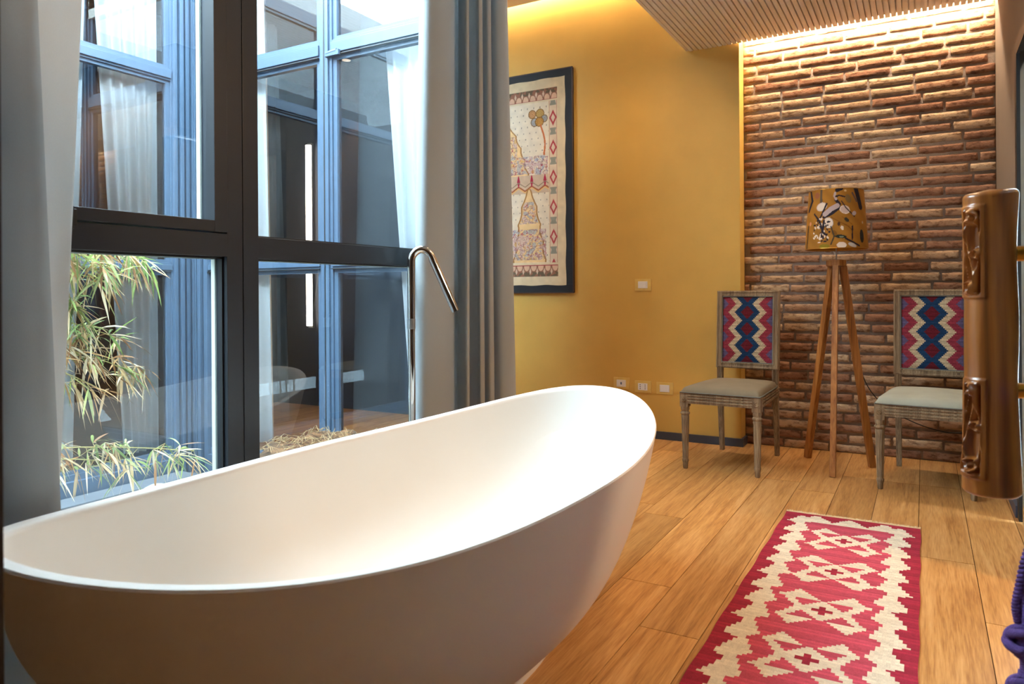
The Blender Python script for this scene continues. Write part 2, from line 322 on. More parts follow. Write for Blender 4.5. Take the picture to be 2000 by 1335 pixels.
# brick wall, each brick modelled inside one wall mesh
bw = MB(); X0, X1, Z1 = -1.03, .36, 2.93
bw.box((X0, YB + .0085, 0), (X1, YB + .1, Z1), 1, r=(.5, .5, .5))
ch = .0622; row = 0; z = .002
def hashn(a, b): return math.sin(a * 12.9898 + b * 78.233) * 43758.5453 % 1
while z < Z1 - .02:
    x = X0 - random.choice([.0, .13, .05, .18]) if row % 2 else X0 - random.choice([.0, .08, .22])
    while x < X1 - .01:
        ln = random.uniform(.235, .275); xa = max(x, X0); xb = min(x + ln - .010, X1); h = ch - random.uniform(.0115, .0180)
        if xb - xa > .03:
            nx = max(5, int((xb - xa) / .017)); nz = 5; UL = [0, .0045 / (xb - xa)] + [q / (nx - 2) for q in range(1, nx - 2)] + [1 - .0045 / (xb - xa), 1]; dep = random.uniform(-.002, .002); r = (random.random(), random.random(), random.random()); tilt = random.uniform(-.0013, .0013)
            s1, s2 = random.random() * 50, random.random() * 50; vs = []; fs = []
            lift = random.uniform(-.002, .002)
            for j in range(nz + 1):
                for i in range(nx + 1):
                    u = UL[i]; v = (0, .075, .36, .66, .925, 1)[j]; eu = min(u, 1 - u) * (xb - xa); ev = min(v, 1 - v) * h
                    ed = min(eu, ev); rd = 0 if (i in (0, nx) or j in (0, nz)) else min(1, .82 + ed * 18)
                    px = xa + u * (xb - xa) + (0 if 0 < i < nx else 0); pz = z + lift + v * h + tilt * (u - .5) * 2
                    if j in (0, nz): pz += (.0020 * math.sin(u * 7 + s1) + .0014 * math.sin(u * 19 + s2) + random.uniform(-.0010, .0010)) * (1 if j == 0 else .8)
                    if i in (0, nx) and X0 < px < X1: px += random.uniform(-.003, .003)
                    py = YB + .0105 - (.0100 + dep * .6) * rd - random.uniform(-.0012, .0016) * (rd > .5)
                    vs.append((min(px, X1), py, pz))
            for j in range(nz):
                for i in range(nx): a = j * (nx + 1) + i; fs.append((a, a + 1, a + nx + 2, a + nx + 1))
            bw.add(vs, fs, 0, r)
        x += ln
    z += ch; row += 1
struct(bw.build('wall_niche', [M_BRICK, M_MORT], smooth=True), 'reclaimed brick wall of the alcove behind the two chairs', 'wall')
w = MB(); w.box((.36, 3.86, 0), (.50, 5.0, 3.35)); w.box((.36, 2.95, 2.07), (.50, 3.86, 3.35))
struct(w.build('wall_right', M_TAUPE), 'taupe plaster side wall of the brick alcove', 'wall')
struct(MB().box((.50, 2.95, 0), (2.65, 3.05, 3.35)).build('wall_bedroom', M_TAUPE), 'plain wall of the adjoining bedroom', 'wall')
struct(MB().box((2.6, -1.6, 0), (2.7, 2.95, 3.35)).build('wall_bedroom_side', M_TAUPE), 'plain side wall of the adjoining bedroom', 'wall')
struct(MB().box((-1.9, -1.7, 0), (2.65, -1.6, 3.35)).build('wall_front', M_TAUPE), 'taupe wall opposite the brick alcove', 'wall')
struct(MB().box((-1.97, -1.6, 0), (-1.85, .55, 3.35)).build('wall_left', M_TAUPE), 'taupe wall beside the tall window', 'wall')
# ceilings
c = MB(); c.box((-1.95, -1.6, 3.13), (2.65, 4.70, 3.33)); c.box((-5.3, 3.25, 3.13), (-1.95, 4.70, 3.33)); c.box((-5.3, 4.70, 3.28), (.5, 4.95, 3.33))
struct(c.build('ceiling', M_WHITE), 'white plaster ceiling with a lit edge above the ochre wall', 'ceiling')
c = MB(); xs = -1.345
while xs < .36: c.box((xs, 1.3, 2.60), (xs + .0235, 4.785, 2.625)); xs += .0313
c.box((-1.35, 1.3, 2.62), (.36, 4.785, 2.66)); c.box((-1.37, 1.28, 2.605), (-1.352, 4.785, 3.13)); c.box((-1.35, 1.28, 2.605), (2.6, 1.30, 3.13)); c.box((.5, 1.3, 2.60), (2.6, 2.95, 2.66))
c.box((.36, 1.3, 2.6), (.5, 2.95, 2.66))
struct(c.build('ceiling_slatted', M_SLAT), 'lowered cream ceiling of narrow parallel slats', 'ceiling')
# skirting
b = MB(); b.box((-3.3, YY - .014, 0), (-1.03, YY, .052)); b.box((-1.03, YY - .014, 0), (-1.016, YB, .052))
struct(b.build('baseboard_back', M_BASE), 'dark blue grey skirting under the ochre wall', 'skirting')
struct(MB().box((.345, 3.86, 0), (.36, YB - .02, .052)).build('baseboard_right', M_BASE), 'dark grey skirting along the taupe side wall', 'skirting')
# dark post at the near left
struct(MB().box((-.945, .365, 0), (-.8885, .4195, 3.13)).build('trim_1', M_TRIMD), 'dark brown post close by at the picture edge', 'trim')

# LED strips
def strip(name, a, b, mat, lab, cat='light strip'):
    e = empty(name, a); r = MB(); off = [b[i] - a[i] for i in range(3)]
    s = MB(); s.box((0, 0, 0), off); s.build('diffuser', mat, e)
    bk = MB(); bk.box((-.002, -.004, off[2]), (off[0] + .002, off[1] + .004, off[2] + .008)); bk.build('channel', M_STEEL, e); return tag(e, lab, cat)
strip('light_strip', (-1.02, 4.840, 2.668), (.355, 4.855, 2.676), M_LEDN, 'warm glowing light strip along the top of the brick wall')
strip('light_strip', (-3.30, 4.735, 3.215), (-1.36, 4.75, 3.223), M_LED, 'warm glowing light strip in the ceiling edge above the ochre wall')

# ------------------------------------------------------------------ our window
win = empty('window_1', (0, 0, 0)); struct(win, 'tall anthracite framed window beside the bathtub', 'window')
fr = MB(); D0, D1 = XW - .075, XW
Y0, Y1, ZT, ZB = .55, 3.16, 3.12, .0
T0, T1 = 1.117, 1.186
def fbox(y0, y1, z0, z1, x0=D0, x1=D1, mi=0): fr.box((x0, y0, z0), (x1, y1, z1), mi, bev=.0015)
fbox(1.496, 1.5545, ZB, ZT); fbox(1.5575, 1.617, ZB, ZT); fr.box((D0, 1.553, ZB), (D1 - .004, 1.559, ZT), 1)
fbox(Y0, 1.497, T0, T1); fbox(1.6165, Y1, T0 - .002, T1 - .002)
fbox(Y0, 1.497, ZB, .075); fbox(1.6165, Y1, ZB, .075); fbox(Y0, 1.497, ZT - .07, ZT); fbox(1.6165, Y1, ZT - .07, ZT); fbox(Y0, Y0 + .07, ZB, ZT); fbox(Y1 - .07, Y1, ZB, ZT)
# gaskets
def gask(y0, y1, z0, z1, w=.006, x=XW - .018):
    for a, b_, c_, d in ((y0, y1, z0, z0 + w), (y0, y1, z1 - w, z1), (y0, y0 + w, z0, z1), (y1 - w, y1, z0, z1)): fr.box((x - .012, a, c_), (x, b_, d), 1)
gask(Y0 + .07, 1.497, .075, T0); gask(1.6165, Y1 - .07, .075, T0); gask(1.6165, Y1 - .07, T1 - .002, ZT - .07)
fr.build('window_frame', [M_ANTH, M_GASK], win)
def spacer(y0, y1, z0, z1, par, x=XW - .05):
    s = MB(); w = .010
    for a, b_, c_, d in ((y0, y1, z0, z0 + w), (y0, y1, z1 - w, z1), (y0, y0 + w, z0, z1), (y1 - w, y1, z0, z1)): s.box((x - .016, a, c_), (x, b_, d))
    s.build('glazing_spacer', M_SPACER, par)
def pane(y0, y1, z0, z1, par, x=XW - .035):
    s = MB(); s.add([(x, y0, z0), (x, y1, z0), (x, y1, z1), (x, y0, z1)], [(0, 1, 2, 3)]); s.build('window_pane', M_GLASS, par); spacer(y0, y1, z0, z1, par)
pane(Y0 + .06, 1.500, .07, T0 + .003, win); pane(1.612, Y1 - .06, .07, T0 + .003, win); pane(1.612, Y1 - .06, T1 - .005, ZT - .06, win)
sash = MB(); s0, s1, zz0, zz1 = Y0 + .07, 1.4935, T1 + .004, ZT - .07
for a, b_, c_, d in ((s0 + .05, s1 - .047, zz0, zz0 + .034), (s0 + .05, s1 - .047, zz1 - .04, zz1), (s0, s0 + .05, zz0, zz1), (s1 - .047, s1, zz0, zz1)): sash.box((XW - .07, a, c_), (XW + .008, b_, d), bev=.002)
so = sash.build('window_sash', M_ANTH, win); pane(s0 + .045, s1 - .043, zz0 + .030, zz1 - .03, so, XW - .03)
hg = MB(); hg.box((XW + .006, 1.005, T1 - .012), (XW + .020, 1.035, T1 + .030), bev=.002); hg.tube([(XW + .02, 1.02, T1 - .02), (XW + .02, 1.02, T1 + .036)], .006, 8); hg.build('hinge', M_GASK, win)

# ------------------------------------------------------------------ courtyard facades
def facade_pane(par, P0, P1, z0, z1):
    s = MB(); s.add([(P0[0], P0[1], z0), (P1[0], P1[1], z0), (P1[0], P1[1], z1), (P0[0], P0[1], z1)], [(0, 1, 2, 3)]); s.build('window_pane', M_GLASS2, par)
# end facade (our own wing seen across the courtyard)
w3 = empty('window_2'); struct(w3, 'slate blue steel window wall at the end of the courtyard', 'window')
f = MB(); yb = YC
def bb(x0, x1, z0, z1, d=.06, mi=0, o=0): f.box((x0, yb - o, z0), (x1, yb + d, z1), mi, bev=.002)
def mull(xc, w=.05):
    bb(xc - w, xc + w, -.2, 3.3, .06); bb(xc - w + .02, xc + w - .02, -.2, 3.3, .0, o=.014); bb(xc - .004, xc + .004, -.2, 3.3, 0, o=.017, mi=1)
mull(-3.13); mull(-2.02, .07)
def hbar(x0, x1, zc, h=.045, par=None):
    bb(x0, x1, zc - h, zc + h, .05); bb(x0, x1, zc - h + .018, zc + h - .018, 0, o=.012); bb(x0, x1, zc - h, zc - h + .006, 0, o=.016, mi=1)
for x0, x1 in ((-4.20, -3.18), (-3.08, -2.09)):
    hbar(x0, x1, 2.475, .05); hbar(x0, x1, 1.185, .035); bb(x0, x1, 3.2, 3.3); bb(x0, x1, -.2, -.07, .06, o=.02); bb(x0, x1, -.07, -.03, .05)
    # inner casement frames, deeper tone line comes from the real step
    for z0, z1 in ((-.03, 1.15), (1.22, 2.425), (2.525, 3.2)):
        for a, b_, c_, d in ((x0, x0 + .03, z0, z1), (x1 - .03, x1, z0, z1), (x0 + .03, x1 - .03, z0, z0 + .022), (x0 + .03, x1 - .03, z1 - .022, z1)): f.box((a, yb + .012, c_), (b_, yb + .05, d), 0)
# corner post with ribs
for i, (a, b_) in enumerate(((-4.35, -4.31), (-4.285, -4.255), (-4.235, -4.20))): f.box((a, yb - .02 - .012 * (i % 2), -.2), (b_, yb + .06, 3.3), 0, bev=.003)
f.box((-4.35, yb, -.2), (-4.2, yb + .05, 3.3)); f.box((-2.09, yb, -.2), (-1.93, yb + .05, 3.3))
f.build('window_frame', [M_BLUE, M_GASK], w3)
h = MB(); h.tube([(-3.10, yb - .02, 2.44), (-3.02, yb - .02, 2.447)], .012, 10); h.box((-3.11, yb - .03, 2.42), (-3.0, yb - .012, 2.45)); h.build('hinge', M_BLUE, w3)
for x0, x1 in ((-4.19, -3.2), (-3.06, -2.1)):
    for z0, z1 in ((-.02, 1.14), (1.23, 2.41), (2.535, 3.19)): facade_pane(w3, (x0, yb + .03), (x1, yb + .03), z0, z1)
# opposite facade
w2 = empty('window_3'); struct(w2, 'slate blue steel window wall across the courtyard', 'window')
f = MB(); xa = XA
def ab(y0, y1, z0, z1, d=.06, o=0, mi=0): f.box((xa - d, y0, z0), (xa + o, y1, z1), mi, bev=.002)
for i, (a, b_) in enumerate(((3.085, 3.11), (3.13, 3.155), (3.175, 3.20), (3.22, 3.25))): ab(a, b_, -.2, 3.3, .05, .022 + .008 * (i % 2))
ab(3.075, 3.27, -.2, 3.3, .06)
ab(1.95, 2.10, -.2, 3.3); ab(1.98, 2.07, -.2, 3.3, 0, .02); ab(.8, .95, -.2, 3.3)
for y0, y1 in ((2.10, 3.075), (.95, 1.95)):
    for zc, h_ in ((2.465, .04), (1.185, .032)): ab(y0, y1, zc - h_, zc + h_, .05); ab(y0, y1, zc - h_ + .014, zc + h_ - .014, 0, .012)
    ab(y0, y1, -.2, -.085, .06, .03); ab(y0, y1, -.085, -.05, .06); ab(y0, y1, 3.2, 3.3)
    for z0, z1 in ((-.05, 1.153), (1.217, 2.425), (2.505, 3.2)):
        for a, b_, c_, d in ((y0, y0 + .028, z0, z1), (y1 - .028, y1, z0, z1), (y0 + .028, y1 - .028, z0, z0 + .02), (y0 + .028, y1 - .028, z1 - .02, z1)): f.box((xa - .05, a, c_), (xa - .012, b_, d), 0)
f.build('window_frame', [M_BLUE, M_GASK], w2)
for y0, y1 in ((2.11, 3.065), (.96, 1.94)):
    for z0, z1 in ((-.04, 1.145), (1.225, 2.415), (2.515, 3.19)): facade_pane(w2, (xa - .03, y0), (xa - .03, y1), z0, z1)
w = MB(); w.box((xa - .06, -1.3, -.2), (xa, .8, 3.3)); w.box((xa, -1.3, -.2), (-1.97, -1.2, 3.3)); w.box((xa - .06, -1.3, 3.3), (xa, 3.33, 3.5)); w.box((xa, YC, 3.3), (-1.85, YC + .08, 3.5)); w.box((-1.97, -1.3, 3.33), (-1.87, YC, 3.5))
struct(w.build('wall_courtyard', M_CONC), 'pale rendered walls around the courtyard', 'wall')
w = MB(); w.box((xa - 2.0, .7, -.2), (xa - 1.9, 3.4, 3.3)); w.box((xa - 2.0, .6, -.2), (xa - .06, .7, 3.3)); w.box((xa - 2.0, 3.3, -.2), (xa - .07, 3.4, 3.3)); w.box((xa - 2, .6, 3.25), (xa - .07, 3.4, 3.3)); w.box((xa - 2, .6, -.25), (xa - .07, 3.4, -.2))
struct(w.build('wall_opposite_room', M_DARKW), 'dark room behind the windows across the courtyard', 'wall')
struct(MB().box((-4.45, -1.3, -.30), (-1.93, 3.3, -.2)).build('floor_courtyard', M_GRAV), 'pale gravel ground of the courtyard', 'ground')
# kerb by the opposite facade
struct(MB().box((-4.30, 1.0, -.2), (-4.12, 3.10, -.165), bev=.004).build('trim_2', M_KERB), 'grey stone kerb along the foot of the opposite windows', 'kerb')
# pebbles
pb = MB(); ico = bmesh.new(); bmesh.ops.create_icosphere(ico, subdivisions=1, radius=1); iv = [v.co[:] for v in ico.verts]; ifa = [[v.index for v in q.verts] for q in ico.faces]; ico.free()
for i in range(1500):
    x = random.uniform(-4.12, -2.0); y = random.uniform(.6, 3.15); s = random.uniform(.008, .024); a = random.uniform(0, PI)
    ca, sa = math.cos(a), math.sin(a); k = random.uniform(.6, 1)
    if x > -3.6 and y > 2.2: continue
    pb.add([(x + (v[0] * ca - v[1] * sa * k) * s, y + (v[0] * sa + v[1] * ca * k) * s, -.2 + s * .35 + v[2] * s * .55) for v in iv], ifa)
tag(pb.build('gravel', M_STONE, smooth=True), 'loose grey pebbles covering the courtyard ground', 'gravel', kind='stuff')
# mulch mound against the end facade
P = np.zeros((50, 60, 3)); C_ = np.zeros((50, 60, 3))
for j in range(50):
    for i in range(60):
        x = -3.75 + 1.75 * i / 59; y = 2.05 + 1.18 * j / 49
        g = max(0, min(1, (x + 3.75) / .75)) * max(0, min(1, (y - 2.05) / .75)) ; g = g * g * (3 - 2 * g)
        z = -.2 + .40 * g + .016 * math.sin(x * 31 + y * 17) * g + random.uniform(-.008, .008) * g
        P[j, i] = (x, y, z - .004); C_[j, i] = np.array((76, 54, 36)) * random.uniform(.5, 1.5)
mu = grid_mesh('mulch_bed', P, C_, attr_mat('mulch earth', rough=.95, weave=.5, wscale=90, bump=1), smooth=True); tag(mu, 'brown bark mulch heaped against the end facade of the courtyard', 'mulch', kind='stuff')
st = MB()
for i in range(420):
    x = random.uniform(-3.3, -2.1); y = random.uniform(2.5, 3.15); a = random.uniform(0, PI); l = random.uniform(.03, .11)
    gx = int((x + 3.75) / 1.75 * 59); gy = int((y - 2.05) / 1.18 * 49); zz = P[gy, gx, 2] + random.uniform(.0, .02); bend = random.uniform(.0, .03)
    st.tube([(x - math.cos(a) * l / 2, y - math.sin(a) * l / 2, zz), (x, y, zz + bend), (x + math.cos(a) * l / 2, y + math.sin(a) * l / 2, zz + random.uniform(0, .02))], .0016, 4)
tag(st.build('straw', M_STRAW), 'dry straw strewn over the bark mulch', 'straw', kind='stuff')
tag(MB().lathe([(.001, -.2), (.085, -.2), (.09, -.15), (.075, -.11), (.04, -.092), (.001, -.088)], (-3.85, 2.62), 24).build('boulder', M_CONC, smooth=True), 'smooth white stone lying on the courtyard gravel', 'stone')

# ------------------------------------------------------------------ curtains
def curtain(name, top, bot, z0, z1, mat, label, group=None, parent=None, nz=26, n=8, ease=1.0, cat='curtain'):
    A = catmull(top, n); B = catmull(bot, n); P = []
    for k in range(nz + 1):
        t = k / nz; tt = t ** ease
        P.append([(b_[0] * (1 - tt) + a_[0] * tt, b_[1] * (1 - tt) + a_[1] * tt, z0 + (z1 - z0) * t) for a_, b_ in zip(A, B)])
    m = MB(); n_ = len(A); vs = [p for r in P for p in r]; fs = [(j * n_ + i, j * n_ + i + 1, (j + 1) * n_ + i + 1, (j + 1) * n_ + i) for j in range(nz) for i in range(n_ - 1)]
    m.add(vs, fs); o = m.build(name, mat, parent, smooth=True, solid=.0025)
    if not parent: tag(o, label, cat, group)
    return o
topR = [(-1.82,2.47),(-1.75,2.40),(-1.71,2.385),(-1.695,2.43),(-1.70,2.50),(-1.725,2.58),(-1.745,2.63),(-1.71,2.60),(-1.665,2.56),(-1.66,2.575),(-1.70,2.63),(-1.76,2.69),(-1.72,2.72),(-1.69,2.70),(-1.70,2.74),(-1.76,2.80),(-1.70,2.79),(-1.72,2.84),(-1.77,2.88),(-1.71,2.87),(-1.69,2.90),(-1.72,2.97),(-1.79,2.99)]
botR = [(-1.82,2.36),(-1.75,2.28),(-1.71,2.27),(-1.695,2.32),(-1.695,2.40),(-1.71,2.48),(-1.725,2.545),(-1.70,2.55),(-1.665,2.53),(-1.66,2.545),(-1.70,2.61),(-1.76,2.68),(-1.72,2.71),(-1.69,2.69),(-1.70,2.74),(-1.76,2.80),(-1.70,2.79),(-1.72,2.86),(-1.77,2.91),(-1.71,2.92),(-1.69,2.99),(-1.72,3.07),(-1.79,3.09)]
cr_ = curtain('curtain', topR, botR, .012, 3.10, M_CURT, 'grey drape gathered in folds between the tap and the ochre wall')
topL = [(-1.70, .12), (-1.60, .24), (-1.70, .36), (-1.60, .48), (-1.66, .60), (-1.60, .69), (-1.61, .75), (-1.635, .785), (-1.66, .80)]
botL = [(-1.70, .10), (-1.60, .26), (-1.70, .40), (-1.60, .56), (-1.68, .68), (-1.62, .80), (-1.62, .87), (-1.64, .905), (-1.66, .915)]
cl = curtain('curtain', topL, botL, .012, 3.10, M_CURT, 'grey drape hanging at the near end of the bathtub')
topLL = [(-1.662, .80), (-1.68, .83), (-1.715, .92), (-1.75, 1.0), (-1.78, 1.08)]; botLL = [(-1.662, .914), (-1.69, .90), (-1.72, .895), (-1.75, .90), (-1.78, .92)]
curtain('lining', topLL, botLL, .012, 3.10, M_CURTL, None, parent=cl, ease=.8)
# sheers inside the courtyard windows
def wavy(a, b, n, amp, ph=0):
    a = np.array(a, float); b = np.array(b, float); d = (b - a); nn = np.array((-d[1], d[0])) / np.linalg.norm(d); out = []
    for i in range(n): t = i / (n - 1); out.append(tuple(a + d * t + nn * amp * math.sin(i * 2.1 + ph) * random.uniform(.5, 1)))
    return out
def sheer(a, b, a2, b2, n, amp, label, z1=3.15, z0=-.02): 
    T = wavy(a, b, n, amp); B_ = wavy(a2, b2, n, amp * 1.3, .4); return curtain('sheer_curtain', T, B_, z0, z1, M_SHEER, label, n=5)
GR = 'white sheer curtains behind the courtyard windows'
sheer((xa - .16, 2.42), (xa - .16, 2.60), (xa - .16, 2.30), (xa - .16, 2.50), 9, .03, 'narrow white sheer curtain leaning behind the opposite window')
sheer((xa - .12, 2.62), (xa - .12, 3.04), (xa - .12, 2.82), (xa - .12, 3.04), 15, .03, 'wide white sheer curtain beside the ribbed corner post')
sheer((-4.05, yb + .14), (-3.80, yb + .14), (-4.05, yb + .14), (-3.72, yb + .14), 9, .03, 'white sheer curtain at the corner end of the end facade', z0=.02, z1=3.10)
sheer((-2.84, yb + .15), (-2.05, yb + .15), (-2.60, yb + .15), (-2.05, yb + .15), 21, .035, 'broad white sheer curtain of the end facade next to the grey drape', z0=.02, z1=3.10)
# vertical wall light of the passage
wl = empty('wall_light', (-4.80, 4.775, .72)); MB().box((-.018, -.03, 0), (.018, 0, 1.62)).build('diffuser', M_LED2, wl); MB().box((-.026, 0, -.02), (.026, .025, 1.64)).build('channel', M_STEEL, wl)
tag(wl, 'tall vertical strip light glowing in the dark passage beyond the glass', 'wall light')

# ------------------------------------------------------------------ bathtub
cx, cy, rot, ta, tb, z0_, c_, nn, a0, b0, pp, kk, ee, ll, mm = -1.1432, 1.5338, -0.0863, 0.9819, 0.4842, 0.543, 0.0842, 2.173, 0.0302, -0.0585, 0.2, 1.0997, -0.0261, 0.0258, 3.1306
NT = 192
def tring(a, b_, zf, inset=0):
    out = []
    for i in range(NT):
        th = 2 * PI * i / NT; c, s = math.cos(th), math.sin(th)
        x = b_ * math.copysign(abs(s) ** (2 / nn), s); y = a * math.copysign(abs(c) ** (2 / nn), c); t = y / a; x *= (1 + ee * t)
        out.append((cx + x * math.cos(rot) - y * math.sin(rot), cy + x * math.sin(rot) + y * math.cos(rot), zf(t)))
    return out
zr = lambda t: z0_ + c_ * abs(t) ** mm + ll * t
rings = []
zbase = .02
def gfun(h): return (1 - (1 - h) ** kk) ** pp
hs = [.006, .012, .02, .03, .045, .06, .08, .1, .13, .17, .21, .26, .32, .39, .47, .56, .66, .76, .86, .94, .985, 1.0]
rings.append(tring(.30, .10, lambda t: zbase))
for h_ in hs:
    g = gfun(h_); rings.append(tring(a0 + (ta - a0) * g, b0 + (tb - b0) * g, lambda t, h_=h_: zbase + h_ * (zr(t) - zbase) - (.0 if h_ < 1 else .004)))
no = len(rings)
rings.append(tring(ta - .003, tb - .003, lambda t: zr(t))); rings.append(tring(ta - .024, tb - .024, lambda t: zr(t) - .001)); rings.append(tring(ta - .030, tb - .030, lambda t: zr(t) - .006))
for q in np.linspace(.02, 1, 22):
    s = (1 - q ** 2.6) ** .5 if q < 1 else 0
    s = max(s, .04); dz = q
    rings.append(tring((ta - .031) * (.30 + .70 * s) if q < 1 else .12, (tb - .031) * (.18 + .82 * s) if q < 1 else .03, lambda t, dz=dz: (zr(t) - .006) * (1 - dz) + .12 * dz))
tub = MB(); vs = [p for r in rings for p in r]; fs = []
for j in range(len(rings) - 1):
    for i in range(NT): fs.append((j * NT + i, j * NT + (i + 1) % NT, (j + 1) * NT + (i + 1) % NT, (j + 1) * NT + i))
fs.append(tuple(range(NT))[::-1]); e_ = (len(rings) - 1) * NT; fs.append(tuple(e_ + i for i in range(NT)))
tub.add(vs, fs)
tubE = empty('bathtub', (cx, cy, 0)); tubE.matrix_world = Matrix.Translation((cx, cy, 0))
def loc(mb, c):
    mb.v = [(v[0] - c[0], v[1] - c[1], v[2] - (c[2] if len(c) > 2 else 0)) for v in mb.v]; return mb
loc(tub, (cx, cy)).build('basin', M_TUB, tubE, auto=50)
pl = MB(); vs = []
for z_ in (0, .028):
    for i in range(64):
        th = 2 * PI * i / 64; c, s = math.cos(th), math.sin(th); x = .245 * math.copysign(abs(s) ** .55, s); y = .40 * math.copysign(abs(c) ** .55, c); vs.append((x, y, z_))
pl.add(vs, [(i, (i + 1) % 64, 64 + (i + 1) % 64, 64 + i) for i in range(64)] + [tuple(range(64))[::-1], tuple(64 + i for i in range(64))]); pl.build('plinth', M_TUB, tubE)
dr = MB(); dr.lathe([(.001, .1215), (.030, .1215), (.034, .125), (.026, .131), (.001, .1325)], (0, 0), 28); dr.build('drain_cap', M_CHROME, tubE, smooth=True)
tag(tubE, 'large white freestanding oval bathtub beside the tall window', 'bathtub')

# ------------------------------------------------------------------ tub filler tap
TX, TY = -1.672, 2.178
tap = empty('bath_tap', (TX, TY, 0)); dd = Vector((.148, .083, 0)).normalized()
p = [(0, 0, .905), (0, 0, 1.10)]
ctr = Vector((0, 0, 1.118)) + dd * .040
arc = [Vector((0, 0, 1.118))]
for i in range(1, 15):
    a = PI - (PI - math.radians(27)) * i / 14 ; arc.append(ctr + dd * .040 * math.cos(a) + Vector((0, 0, 1)) * .048 * math.sin(a))
tan = (arc[-1] - arc[-2]).normalized(); tan = (dd * .40 + Vector((0, 0, -.917))).normalized(); end = arc[-1] + tan * .225
spout = MB(); spout.tube([Vector(q) for q in p] + arc + [arc[-1] + tan * .02, end], .0145, 20, cap=False)
spout.tube([end - tan * .004, end], .0144, 20); spout.build('spout', M_CHROME, tap, auto=50)
MB().tube([end - tan * .001, end + tan * .0008], .0105, 16).build('outlet', M_BLACK, tap)
MB().lathe([(.0148, .868), (.0152, .872), (.0152, .903), (.0148, .907)], n=24).build('mixer_collar', M_STEEL, tap, auto=40)
MB().lathe([(.0135, .008), (.0135, .868)], n=24).build('riser_pipe', M_CHROME, tap, auto=40)
MB().lathe([(.05, 0), (.05, .007), (.046, .010), (.015, .010)], n=32).build('floor_flange', M_CHROME, tap, auto=40)
lv = MB(); lv.tube([(-.02, -.01, .45), (-.06, -.04, .46)], .008, 12); lv.lathe([(.022, .40), (.024, .41), (.024, .49), (.02, .50)], n=24); lv.build('mixer_handle', M_CHROME, tap, auto=40)
tag(tap, 'slim chrome floor standing bath tap with bent spout', 'tap')

